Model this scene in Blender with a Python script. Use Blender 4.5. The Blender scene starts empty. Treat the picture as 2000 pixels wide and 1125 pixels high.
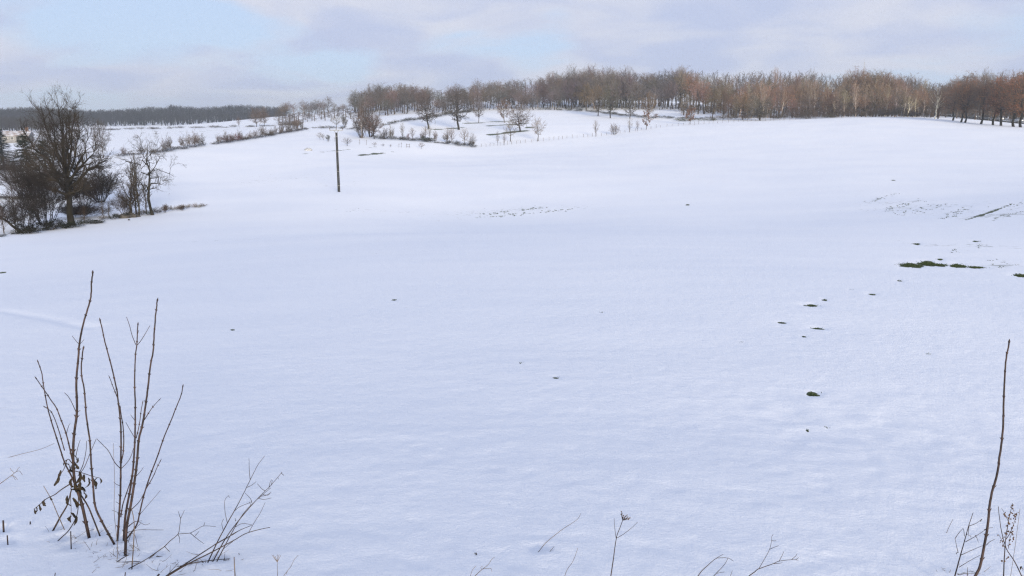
import bpy, math, random
import numpy as np
from mathutils import Vector, Matrix

S = bpy.context.scene
COL = S.collection
R = math.radians

# ------------------------------------------------------------------ camera
F = 1570.0                      # focal length in photograph pixels (2000 wide)
PITCH = math.atan((562.5 - 235.0) / F)
EYE = 1.6
cam = bpy.data.cameras.new('camera')
cam.sensor_width = 36.0
cam.lens = 36.0 * F / 2000.0
cam.clip_start = 0.05
cam.clip_end = 9000
camo = bpy.data.objects.new('camera', cam)
COL.objects.link(camo)
camo.location = (0, 0, EYE)
camo.rotation_euler = (math.pi / 2 - PITCH, 0, 0)
S.camera = camo

# ------------------------------------------------------------------ sky and sun
SUN_EL, SUN_AZ = R(12), R(163)          # azimuth clockwise from +Y (view direction): behind the camera, to its right
S.view_settings.view_transform = 'Standard'
S.view_settings.look = 'None'
S.view_settings.gamma = 1
S.view_settings.exposure = 0.17
S.view_settings.use_curve_mapping = False
S.cycles.use_denoising = True
S.cycles.denoising_prefilter = 'NONE'
S.cycles.sampling_pattern = 'BLUE_NOISE'
S.cycles.denoiser = 'OPENIMAGEDENOISE'
S.cycles.denoising_input_passes = 'RGB_ALBEDO_NORMAL'
S.cycles.filter_width = 1.3
S.cycles.max_bounces = 6
S.cycles.diffuse_bounces = 3
S.cycles.transparent_max_bounces = 6
S.cycles.volume_bounces = 0

W = bpy.data.worlds.new('World')
S.world = W
W.use_nodes = True


class NT:
    """small helper to write node trees"""
    def __init__(self, tree):
        self.t = tree
        tree.nodes.clear()

    def n(self, typ, **kw):
        nd = self.t.nodes.new(typ)
        ins = kw.pop('ins', {})
        for k, v in kw.items():
            setattr(nd, k, v)
        for k, v in ins.items():
            s = nd.inputs[k]
            if isinstance(v, bpy.types.NodeSocket):
                self.t.links.new(v, s)
            else:
                s.default_value = v
        return nd

    def m(self, op, a, b=None, c=None, clamp=False):
        ins = {0: a}
        if b is not None: ins[1] = b
        if c is not None: ins[2] = c
        return self.n('ShaderNodeMath', operation=op, use_clamp=clamp, ins=ins).outputs[0]

    def mix(self, f, a, b):
        nd = self.n('ShaderNodeMix', data_type='RGBA')
        for s, v in ((nd.inputs[0], f), (nd.inputs[6], a), (nd.inputs[7], b)):
            if isinstance(v, bpy.types.NodeSocket): self.t.links.new(v, s)
            else: s.default_value = v
        return nd.outputs[2]

    def ramp(self, f, lo, hi, a=0.0, b=1.0):
        return self.n('ShaderNodeMapRange', interpolation_type='SMOOTHSTEP', ins={0: f, 1: lo, 2: hi, 3: a, 4: b}).outputs[0]


w = NT(W.node_tree)
sky = w.n('ShaderNodeTexSky', sky_type='NISHITA', sun_disc=False, sun_elevation=SUN_EL, sun_rotation=SUN_AZ,
          altitude=300, air_density=1.0, dust_density=0.6, ozone_density=2.0)
tc = w.n('ShaderNodeTexCoord')
sep = w.n('ShaderNodeSeparateXYZ', ins={0: tc.outputs['Generated']})
x_, y_, z_ = sep.outputs
zc = w.m('MAXIMUM', z_, 0.0)
den = w.m('ADD', zc, 0.20)
cp = w.n('ShaderNodeCombineXYZ', ins={0: w.m('DIVIDE', x_, den), 1: w.m('DIVIDE', y_, den), 2: 0.0})
nz = w.n('ShaderNodeTexNoise', ins={'Vector': cp.outputs[0], 'Scale': 0.8, 'Detail': 4.0, 'Roughness': 0.5, 'Distortion': 0.5})
nz2 = w.n('ShaderNodeTexNoise', ins={'Vector': cp.outputs[0], 'Scale': 2.1, 'Detail': 3.0, 'Roughness': 0.45, 'Distortion': 0.5})
az_ = w.m('ARCTAN2', x_, y_)
el_ = w.m('ARCSINE', z_)
# broken cloud everywhere; these are the larger openings in it
gap = w.m('MULTIPLY_ADD', nz.outputs[0], 2.0, -1.0)
for a0, e0, sa, se, amp in ((-25, 6.2, 8, 1.8, .44), (-33, 8.5, 4, 1.3, .3), (-5.0, 5.0, 4.0, 1.0, .26), (3.2, 8.6, 2.2, 2.4, .34), (2, 5.2, 3.2, .9, .25),
                            (32, 4.8, 5, 1.1, .10), (-10.5, 4.0, 5, .9, .22), (16, 7.5, 15, 5, -.34), (-9, 9.0, 7, 2.6, -.34), (-30, 3.4, 8, 1.2, -.1)):
    dx = w.m('MULTIPLY', w.m('SUBTRACT', az_, R(a0)), 1 / R(sa))
    dy = w.m('MULTIPLY', w.m('SUBTRACT', el_, R(e0)), 1 / R(se))
    q = w.m('ADD', w.m('MULTIPLY', dx, dx), w.m('MULTIPLY', dy, dy))
    gap = w.m('MULTIPLY_ADD', w.m('EXPONENT', w.m('MULTIPLY', q, -1.0)), amp, gap)
gapf = w.ramp(w.m('MULTIPLY_ADD', nz2.outputs[0], 0.5, gap), 0.26, 0.54)
cl = w.mix(w.ramp(nz2.outputs[0], 0.32, 0.68), (0.49, 0.555, 0.755, 1), (0.635, 0.665, 0.78, 1))
blue = w.n('ShaderNodeMix', data_type='RGBA', blend_type='MULTIPLY', ins={0: 1.0, 6: sky.outputs[0], 7: (0.10, 0.10, 0.10, 1)}).outputs[2]
blue = w.mix(0.80, blue, (0.53, 0.66, 0.92, 1))
skycol = w.mix(gapf, cl, blue)
bg = w.n('ShaderNodeBackground', ins={0: skycol, 1: 1.0})
w.n('ShaderNodeOutputWorld', ins={0: bg.outputs[0]})

sd = bpy.data.lights.new('sun', 'SUN')
sd.energy = 5.0
sd.angle = R(12)
sd.color = (1.0, 0.84, 0.60)
so = bpy.data.objects.new('sun', sd)
COL.objects.link(so)
sv = Vector((math.sin(SUN_AZ) * math.cos(SUN_EL), math.cos(SUN_AZ) * math.cos(SUN_EL), math.sin(SUN_EL)))
so.rotation_euler = sv.to_track_quat('Z', 'Y').to_euler()

# ------------------------------------------------------------------ measuring helpers
CP, SP = math.cos(PITCH), math.sin(PITCH)


def ray(px, py):
    xc, yc = (px - 1000.0) / F, (562.5 - py) / F
    return Vector((xc, yc * SP + CP, yc * CP - SP))


def pt(px, py, r):
    d = ray(px, py)
    return Vector((0, 0, EYE)) + d * (r / math.hypot(d.x, d.y))


def az_of(px, py=260):
    d = ray(px, py)
    return math.atan2(d.x, d.y)


# ------------------------------------------------------------------ noise
rngp = np.random.RandomState(7)
PERM = rngp.permutation(512)
GR = rngp.rand(512) * 2 * np.pi
GX, GY = np.cos(GR), np.sin(GR)


def perlin(x, y):
    xi, yi = np.floor(x).astype(np.int64), np.floor(y).astype(np.int64)
    xf, yf = x - xi, y - yi

    def g(ix, iy, dx, dy):
        h = PERM[(PERM[ix & 511] + iy) & 511]
        return GX[h] * dx + GY[h] * dy
    u, v = xf * xf * xf * (xf * (xf * 6 - 15) + 10), yf * yf * yf * (yf * (yf * 6 - 15) + 10)
    a = g(xi, yi, xf, yf) * (1 - u) + g(xi + 1, yi, xf - 1, yf) * u
    b = g(xi, yi + 1, xf, yf - 1) * (1 - u) + g(xi + 1, yi + 1, xf - 1, yf - 1) * u
    return a * (1 - v) + b * v


# ------------------------------------------------------------------ terrain: survey points, thin-plate interpolation of z/r over (azimuth, log range)
CTRL = []


def cz(px, r, z): CTRL.append((az_of(px, 400), math.log(r), z / r))


def cpx(px, py, r):
    p = pt(px, py, r)
    CTRL.append((math.atan2(p.x, p.y), math.log(r), p.z / r))


for px in (-300, 200, 700, 1200, 1700, 2300):
    t = (px + 300) / 2600
    cz(px, 1, -0.08); cz(px, 3, -0.36); cz(px, 6, -0.80); cz(px, 12, -1.55 + .1 * t)
    cz(px, 25, -3.1 + .6 * t)
    cz(px, 45, -5.6 + 1.7 * t)
for a in ((-300, 500, 70), (0, 463, 80), (200, 438, 90), (400, 408, 105), (662, 375, 118), (662, 410, 95), (900, 420, 95), (1000, 365, 125), (1300, 410, 90), (1300, 350, 135),
          (1600, 430, 70), (1600, 350, 130), (2000, 430, 60), (2000, 350, 130), (2300, 420, 60), (2300, 350, 125),
          # far side of the field
          (662, 330, 160), (1000, 325, 170), (1300, 300, 205), (1600, 285, 215), (2000, 300, 190), (2300, 310, 180),
          (820, 310, 215), (925, 288, 250), (1060, 277, 258), (1180, 266, 268), (1300, 249, 285), (1420, 240, 300), (1500, 236, 312), (1650, 230, 325),
          (1760, 230, 325), (1840, 234, 315), (1900, 241, 303), (1990, 248, 290), (2300, 262, 270),
          # behind the crest on the right
          (1990, 242, 330), (1900, 233, 350), (1840, 227, 380), (2300, 250, 330), (1650, 227, 370), (1760, 228, 370), (1500, 231, 345),
          # meadow in the middle
          (640, 300, 205), (740, 285, 240), (760, 268, 275), (840, 280, 250), (840, 262, 290), (840, 247, 312), (840, 228, 365), (750, 236, 345), (750, 222, 420),
          (930, 262, 285), (930, 240, 330), (930, 215, 400), (1050, 255, 285), (1050, 232, 335), (1060, 212, 395), (1150, 248, 295), (1150, 232, 335), (1150, 214, 390),
          (1230, 232, 335), (1230, 212, 400), (1300, 237, 318), (1300, 220, 365), (1400, 234, 325), (1400, 224, 360), (690, 252, 320), (690, 222, 440),
          # left: valley and the slope beyond
          (200, 410, 106), (250, 375, 130), (400, 355, 155), (330, 325, 182), (230, 307, 205), (400, 285, 235), (500, 318, 190), (520, 268, 275), (600, 252, 325),
          (0, 435, 98), (0, 395, 125), (0, 345, 170), (0, 325, 205), (0, 290, 290), (0, 265, 430), (150, 290, 250), (300, 272, 290), (300, 255, 420), (150, 258, 430),
          (420, 247, 450), (540, 246, 400), (540, 228, 540), (620, 236, 420), (620, 225, 520), (0, 251, 700), (250, 246, 700), (420, 243, 700), (540, 232, 700),
          (-300, 440, 110), (-300, 350, 180), (-300, 270, 420)):
    cpx(*a)
for px in (-300, 300, 900, 1500, 2300):
    t = (px + 300) / 2600
    cz(px, 1000, -4 + 26 * min(1, t * 1.6))
    cz(px, 2600, -4 + 26 * min(1, t * 1.6))
for px, z in ((750, 9.5), (1000, 12.5), (1250, 10.5), (1500, 7.5), (1750, 5), (2000, 3)):
    cz(px, 480, z)
CT = np.array(CTRL)
KU = 2.2


def tps(d2): return 0.5 * d2 * np.log(d2 + 1e-12)


def _fit():
    u = np.stack([CT[:, 0] * KU, CT[:, 1]], 1)
    n = len(u)
    d2 = ((u[:, None] - u[None]) ** 2).sum(-1)
    A = np.zeros((n + 3, n + 3))
    A[:n, :n] = tps(d2) + np.eye(n) * 2e-4
    A[:n, n] = 1; A[:n, n + 1:] = u
    A[n, :n] = 1; A[n + 1:, :n] = u.T
    b = np.zeros(n + 3); b[:n] = CT[:, 2]
    return u, np.linalg.solve(A, b)


CU, CW = _fit()


def g_eval(az, lr):
    q = np.stack([az * KU, lr], 1)
    out = np.empty(len(q))
    for i in range(0, len(q), 20000):
        s = q[i:i + 20000]
        d2 = ((s[:, None] - CU[None]) ** 2).sum(-1)
        out[i:i + 20000] = tps(d2) @ CW[:-3] + CW[-3] + s @ CW[-2:]
    return out


AZMAX = R(46)
DIPS = []       # (x, y, radius, depth): hollows in the snow round stems and over bare patches


def base_height(x, y):
    x, y = np.atleast_1d(np.asarray(x, float)), np.atleast_1d(np.asarray(y, float))
    r = np.maximum(np.hypot(x, y), 1e-3)
    az = np.arctan2(x, y)
    g = g_eval(np.clip(az, -AZMAX, AZMAX), np.log(np.clip(r, 0.8, 2600)))
    f = np.clip((np.abs(az) - AZMAX) / R(70), 0, 1)
    f = f * f * (3 - 2 * f)
    return r * (g * (1 - f) + 0.004 * f)


def relief(x, y):
    r = np.hypot(x, y)
    fn = np.clip(1 - r / 60, 0, 1)
    z = 0.008 * perlin(x / 0.55 + 3 + .4 * perlin(x * 1.1, y * 1.1), y / 0.34) * fn
    p_ = perlin(x / 0.20 + .8 * y + .5 * perlin(x * 2, y * 2), y / 0.095 + 9 + .35 * x)
    z = z - 0.017 * np.clip(-p_ - .22 - .12 * perlin(x / 1.1 + 40, y / .9), 0, 1) * np.clip(1.2 - r / 55, 0, 1) + 0.0030 * p_ * np.clip(1 - r / 45, 0, 1)
    z = z + 0.004 * perlin(x / 0.07 + 8, y / 0.045 + 2) * np.clip(1 - r / 9, 0, 1)
    z = z + 0.022 * perlin(x / 2.6 + 5, y / 1.9 + 1) * np.clip(r / 4, 0, 1) * np.clip(1.3 - r / 90, 0, 1)
    z = z + 0.14 * perlin(x / 17 + 2, y / 13 + 7) * np.clip((r - 8) / 60, 0, 1)
    hb_ = np.exp(-((x - 2.75) / 1.2) ** 2 - ((y - 6.6) / 1.1) ** 2)
    z = z + hb_ * (.020 * perlin(x / .24 + 11, y / .30) - .02)
    # low bank under the shrubs at the lower left
    b = np.exp(-((x + 1.75) / 0.85) ** 2 - ((y - 2.35) / 0.42) ** 2)
    z = z + 0.10 * b * (1 + .6 * perlin(x / .4 + 1, y / .3))
    return z


def height(x, y):
    x, y = np.atleast_1d(np.asarray(x, float)), np.atleast_1d(np.asarray(y, float))
    return base_height(x, y) + relief(x, y)


def ground(px, r, py=260):
    for _ in range(2):          # azimuth of the picture column at the row where the foot of the thing appears
        a = az_of(px, py)
        x, y = r * math.sin(a), r * math.cos(a)
        z = float(base_height(x, y)[0]) - EYE
        py = 562.5 - F * (y * SP + z * CP) / (y * CP - z * SP)
    a = az_of(px, py)
    x, y = r * math.sin(a), r * math.cos(a)
    return Vector((x, y, float(height(x, y)[0])))


RR = np.exp(np.linspace(math.log(1.2), math.log(2500), 420))


def hit(px, py):
    """first point of the ground seen along the ray through a pixel"""
    d = ray(px, py)
    hl = math.hypot(d.x, d.y)
    ux, uy, tz = d.x / hl, d.y / hl, d.z / hl
    below = (EYE + RR * tz) < base_height(RR * ux, RR * uy)
    i = int(np.argmax(below)) if below.any() else len(RR) - 1
    lo, hi = RR[max(i - 2, 0)], RR[min(i + 1, len(RR) - 1)]
    for _ in range(14):
        m = .5 * (lo + hi)
        if EYE + m * tz < float(height(m * ux, m * uy)[0]): hi = m
        else: lo = m
    return Vector((ux * hi, uy * hi, float(height(ux * hi, uy * hi)[0])))


# ------------------------------------------------------------------ materials
def mat(name, build, rough=0.8, spec=0.2):
    m = bpy.data.materials.new(name)
    m.use_nodes = True
    t = NT(m.node_tree)
    p = t.n('ShaderNodeBsdfPrincipled', ins={'Roughness': rough, 'Specular IOR Level': spec})
    o = t.n('ShaderNodeOutputMaterial', ins={0: p.outputs[0]})
    c = build(t, p)
    if isinstance(c, bpy.types.NodeSocket): t.t.links.new(c, p.inputs['Base Color'])
    elif c is not None: p.inputs['Base Color'].default_value = (*c, 1)
    return m


def noisy(scale, a, b, detail=4, coord='Object', stretch=(1, 1, 1), bump=0.0):
    def f(t, p):
        c = t.n('ShaderNodeTexCoord')
        mp = t.n('ShaderNodeMapping', ins={'Vector': c.outputs[coord], 'Scale': stretch})
        n = t.n('ShaderNodeTexNoise', ins={'Vector': mp.outputs[0], 'Scale': scale, 'Detail': detail})
        if bump:
            bp = t.n('ShaderNodeBump', ins={'Strength': bump, 'Distance': 0.02, 'Height': n.outputs[0]})
            t.t.links.new(bp.outputs[0], p.inputs['Normal'])
        return t.mix(t.ramp(n.outputs[0], 0.35, 0.65), (*a, 1), (*b, 1))
    return f


def tinted(scale, lo, hi):
    """the object's own colour, varied by noise"""
    def f(t, p):
        oi = t.n('ShaderNodeObjectInfo')
        c = t.n('ShaderNodeTexCoord')
        n = t.n('ShaderNodeTexNoise', ins={'Vector': c.outputs['Object'], 'Scale': scale, 'Detail': 3.0})
        v = t.ramp(n.outputs[0], 0.35, 0.65, lo, hi)
        return t.n('ShaderNodeMix', data_type='RGBA', blend_type='MULTIPLY', ins={0: 1.0, 6: oi.outputs['Color'], 7: t.n('ShaderNodeCombineColor', ins={0: v, 1: v, 2: v}).outputs[0]}).outputs[2]
    return f


def snow_build(t, p):
    geo = t.n('ShaderNodeNewGeometry')
    pos = geo.outputs['Position']
    bare = t.n('ShaderNodeAttribute', attribute_name='bare').outputs['Fac']
    speck = t.n('ShaderNodeAttribute', attribute_name='speck').outputs['Fac']
    n1 = t.n('ShaderNodeTexNoise', ins={'Vector': pos, 'Scale': 2.2, 'Detail': 6.0, 'Roughness': 0.65})
    n2 = t.n('ShaderNodeTexNoise', ins={'Vector': pos, 'Scale': 9.0, 'Detail': 3.0})
    mp = t.n('ShaderNodeMapping', ins={'Vector': pos, 'Rotation': (0, 0, R(-32)), 'Scale': (0.9, 3.4, 1)})
    n3 = t.n('ShaderNodeTexNoise', ins={'Vector': mp.outputs[0], 'Scale': 1.3, 'Detail': 4.0, 'Roughness': 0.6})
    f1 = t.ramp(t.m('ADD', bare, t.m('MULTIPLY_ADD', n1.outputs[0], 0.8, -0.40)), 0.42, 0.58)
    f2 = t.ramp(t.m('MULTIPLY_ADD', speck, 0.26, n3.outputs[0]), 0.735, 0.80)
    grass = t.mix(t.ramp(n2.outputs[0], 0.35, 0.65), (0.026, 0.050, 0.015, 1), (0.075, 0.090, 0.038, 1))
    fac = t.m('MAXIMUM', f1, f2, clamp=True)
    n4 = t.n('ShaderNodeTexNoise', ins={'Vector': pos, 'Scale': 0.08, 'Detail': 5.0})
    white = t.mix(t.ramp(n4.outputs[0], 0.3, 0.7), (0.775, 0.820, 0.905, 1), (0.82, 0.856, 0.925, 1))
    fine = t.n('ShaderNodeTexNoise', ins={'Vector': pos, 'Scale': 55.0, 'Detail': 5.0, 'Roughness': 0.7})
    mid = t.n('ShaderNodeTexNoise', ins={'Vector': pos, 'Scale': 7.0, 'Detail': 4.0, 'Roughness': 0.6})
    hgt = t.m('MULTIPLY_ADD', fine.outputs[0], 0.42, mid.outputs[0])
    bp = t.n('ShaderNodeBump', ins={'Strength': 0.7, 'Distance': 0.02, 'Height': hgt})
    t.t.links.new(bp.outputs[0], p.inputs['Normal'])
    return t.mix(fac, white, grass)


M_SNOW = mat('snow', snow_build, rough=0.65, spec=0.25)
M_BARK = mat('bark', tinted(9, 0.55, 1.35), rough=0.9, spec=0.1)
M_TWIG = mat('twigs', tinted(3.5, 0.72, 1.28), rough=0.85, spec=0.15)
M_LEAF = mat('dry_leaves', tinted(5, 0.6, 1.4), rough=0.8, spec=0.15)


# ------------------------------------------------------------------ mesh builder
class MB:
    def __init__(self):
        self.v, self.f, self.n = [], [], 0

    def add(self, v, f):
        self.v.append(np.asarray(v, float))
        self.f += [tuple(i + self.n for i in q) for q in f]
        self.n += len(v)

    def tube(self, pts, rad, n=6, cap=True):
        P = np.asarray(pts, float)
        k = len(P)
        rad = np.broadcast_to(np.asarray(rad, float), (k,))
        T = np.gradient(P, axis=0)
        T /= np.maximum(np.linalg.norm(T, axis=1), 1e-9)[:, None]
        ref = np.array([0, 0, 1.0]) if abs(T[0][2]) < .8 else np.array([1.0, 0, 0])
        A = np.cross(T, ref); A /= np.maximum(np.linalg.norm(A, axis=1), 1e-9)[:, None]
        B = np.cross(T, A)
        th = np.arange(n) * 2 * np.pi / n
        V = P[:, None] + rad[:, None, None] * (np.cos(th)[None, :, None] * A[:, None] + np.sin(th)[None, :, None] * B[:, None])
        f = []
        for i in range(k - 1):
            for j in range(n):
                j2 = (j + 1) % n
                f.append((i * n + j, i * n + j2, (i + 1) * n + j2, (i + 1) * n + j))
        if cap:
            f.append(tuple(range(n - 1, -1, -1)))
            f.append(tuple((k - 1) * n + j for j in range(n)))
        self.add(V.reshape(-1, 3), f)

    def box(self, c, s, M=None, taper=1.0):
        V = []
        for z in (-.5, .5):
            k = taper if z > 0 else 1.0
            for x, y in ((-.5, -.5), (.5, -.5), (.5, .5), (-.5, .5)):
                V.append((x * s[0] * k, y * s[1] * k, z * s[2]))
        V = np.array(V)
        if M is not None: V = V @ np.array(M.to_3x3()).T
        self.add(V + np.array(c), [(3, 2, 1, 0), (4, 5, 6, 7), (0, 1, 5, 4), (1, 2, 6, 5), (2, 3, 7, 6), (3, 0, 4, 7)])

    def blob(self, c, s, seed=0, rough=.25, seg=10, rings=6):
        rs = np.random.RandomState(seed)
        V = [(0, 0, -1)]
        for i in range(1, rings):
            p = math.pi * i / rings - math.pi / 2
            for j in range(seg):
                a = 2 * math.pi * j / seg
                k = 1 + rough * (rs.rand() - .5) * 2
                V.append((math.cos(a) * math.cos(p) * k, math.sin(a) * math.cos(p) * k, math.sin(p) * k))
        V.append((0, 0, 1))
        f = []
        for j in range(seg):
            f.append((0, 1 + (j + 1) % seg, 1 + j))
            for i in range(rings - 2):
                a, b = 1 + i * seg + j, 1 + i * seg + (j + 1) % seg
                f.append((a, b, b + seg, a + seg))
            f.append((len(V) - 1, 1 + (rings - 2) * seg + j, 1 + (rings - 2) * seg + (j + 1) % seg))
        self.add(np.array(V) * np.array(s) + np.array(c), f)

    def twigs(self, A, B, rad):
        """many straight tapering twigs at once: three-sided spikes"""
        A, B = np.asarray(A, float), np.asarray(B, float)
        k = len(A)
        if not k: return
        rad = np.broadcast_to(np.asarray(rad, float), (k,))
        T = B - A
        T /= np.maximum(np.linalg.norm(T, axis=1), 1e-9)[:, None]
        ref = np.where(np.abs(T[:, 2:3]) < .8, np.array([[0, 0, 1.0]]), np.array([[1.0, 0, 0]]))
        X = np.cross(T, ref); X /= np.maximum(np.linalg.norm(X, axis=1), 1e-9)[:, None]
        Y = np.cross(T, X)
        V = np.empty((k, 4, 3))
        for j in range(3):
            a = 2 * np.pi * j / 3
            V[:, j] = A + rad[:, None] * (math.cos(a) * X + math.sin(a) * Y)
        V[:, 3] = B
        idx = np.arange(k)[:, None] * 4 + self.n
        fs = np.concatenate([idx + np.array([[0, 1, 3]]), idx + np.array([[1, 2, 3]]), idx + np.array([[2, 0, 3]])])
        self.v.append(V.reshape(-1, 3)); self.f += fs.tolist(); self.n += 4 * k

    def leaves(self, C, size, rs):
        """small folded leaves: two triangles-pairs each"""
        C = np.asarray(C, float); k = len(C)
        if not k: return
        D = rs.randn(k, 3); D[:, 2] -= .8; D /= np.linalg.norm(D, axis=1)[:, None]
        E = np.cross(D, rs.randn(k, 3)); E /= np.linalg.norm(E, axis=1)[:, None]
        N = np.cross(D, E)
        s = (size * (0.6 + .8 * rs.rand(k)))[:, None]
        V = np.stack([C, C + s * (.5 * D + .32 * E + .12 * N), C + s * D, C + s * (.5 * D - .32 * E + .12 * N)], 1)
        idx = np.arange(k)[:, None] * 4 + self.n
        fs = np.concatenate([idx + np.array([[0, 1, 2]]), idx + np.array([[0, 2, 3]])])
        self.v.append(V.reshape(-1, 3)); self.f += fs.tolist(); self.n += 4 * k

    def mesh(self, name, material, smooth=False):
        me = bpy.data.meshes.new(name)
        me.from_pydata(np.concatenate(self.v).tolist(), [], self.f)
        me.materials.append(material)
        if smooth: me.polygons.foreach_set('use_smooth', [True] * len(me.polygons))
        return me

    def build(self, name, material, parent=None, smooth=False, origin=None):
        if origin is not None:
            self.v = [a - np.array(origin) for a in self.v]
        return link(name, self.mesh(name, material, smooth), parent, origin)


def link(name, me, parent=None, loc=None, color=None):
    o = bpy.data.objects.new(name, me)
    COL.objects.link(o)
    if parent is not None: o.parent = parent
    if loc is not None: o.location = loc
    if color is not None: o.color = (*color, 1)
    return o


def tag(o, label=None, cat=None, group=None, kind=None):
    if label: o['label'] = label
    if cat: o['category'] = cat
    if group: o['group'] = group
    if kind: o['kind'] = kind
    return o


def thing(name, label, cat, loc, group=None, rz=0.0, scale=None):
    o = bpy.data.objects.new(name, None)
    COL.objects.link(o)
    o.empty_display_size = .2
    o.location = loc
    o.rotation_euler = (0, 0, rz)
    if scale is not None: o.scale = scale
    return tag(o, label, cat, group)


# ------------------------------------------------------------------ the snow-covered ground, one sheet to the horizon
STRIPS, SPECKS, PATCHES = [], [], []
def strip(pix, wm, amp=1.0): STRIPS.append(([hit(*p) for p in pix], wm, amp))


strip([(575, 303), (640, 296), (690, 291), (735, 286)], 1.0, .66)
strip([(702, 304), (735, 300), (772, 296)], 1.4, .80)
strip([(500, 345), (560, 337), (600, 332)], .7, .5)
strip([(1885, 430), (1908, 423)], .16, .9)
strip([(1908, 423), (1930, 416), (1945, 410)], .27, 1.0)
strip([(1945, 410), (1978, 398)], .19, .95)
strip([(1978, 398), (2030, 380)], .2, .5)
strip([(1938, 431), (1960, 425), (1990, 416), (2040, 402)], .22, .62)
strip([(912, 241), (960, 238), (1000, 236)], 3.2, 1.0)
strip([(955, 246), (1005, 243), (1040, 240)], 2.4, 1.0)
strip([(962, 263), (990, 259), (1022, 256)], 3.0, 1.05)
strip([(1033, 249), (1053, 248)], 2.2, 1.0)
strip([(840, 254), (880, 251), (905, 249)], 2.0, .8)
strip([(1145, 251), (1165, 249)], 1.2, .6)
strip([(745, 262), (800, 258), (850, 252)], 1.2, .4)
strip([(0, 608), (40, 612), (95, 621), (125, 628)], .10, .40)
strip([(250, 290), (320, 280), (380, 272)], 1.0, .7)
strip([(225, 268), (290, 262), (360, 256)], 1.6, .66)
strip([(590, 234), (640, 230), (690, 226)], 2.2, .6)
strip([(420, 262), (500, 254), (560, 249)], 1.5, .64)
strip([(510, 330), (580, 322), (640, 316)], .5, .55)
strip([(300, 262), (380, 258), (460, 252)], 2.0, .68)
for (px, py, rx, ry, a) in ((1000, 412, 14, 5, .6), (1090, 410, 9, 4, .5), (900, 420, 10, 3, .5), (1740, 395, 7, 4, .6), (1800, 405, 8, 5, .6), (1870, 415, 6, 4, .6),
                            (1960, 420, 5, 3, .8), (1890, 480, 3.5, 2, .7), (1960, 520, 2.5, 1.2, .7), (480, 468, 5, 1.2, .5), (640, 360, 10, 8, .4), (720, 410, 9, 2, .5),
                            (850, 240, 25, 12, .5), (540, 350, 20, 12, .45), (430, 268, 40, 20, .5)):
    SPECKS.append((hit(px, py), rx, ry, a))
# (px, py, half width px, half height px): holes in the snow where the grass shows
PATCH_PX = [(1780, 517, 24, 6), (1812, 513, 15, 6), (1836, 516, 12, 3), (1872, 518, 13, 5), (1907, 521, 15, 2.5), (1836, 506, 4, 2), (1995, 537, 12, 4), (1586, 595, 16, 3), (1611, 585, 6, 2),
            (1598, 640, 12, 2.5), (1570, 657, 5, 2), (1527, 629, 10, 1.8), (1448, 668, 4, 1.5), (1662, 565, 5, 1.5), (1703, 574, 8, 2), (1757, 548, 5, 1.5), (1588, 768, 13, 5),
            (1577, 839, 6, 2.5), (1615, 834, 5, 1.5), (1812, 691, 7, 2.5), (1085, 736, 11, 2), (1017, 708, 3, 1.5), (1175, 609, 5, 1.5), (770, 585, 6, 1.5), (455, 643, 5, 1.5),
            (3, 532, 3, 1.5), (1343, 400, 4, 1.5), (1790, 476, 7, 2), (1745, 352, 4, 1), (1905, 471, 5, 1.5)]
for (px, py, hx, hy) in PATCH_PX:
    c, l, f2 = hit(px, py), hit(px + hx, py), hit(px, py - hy)
    PATCHES.append((c, max(.03, (l - c).length * .92), max(.03, (f2 - c).length * .75)))


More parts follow.
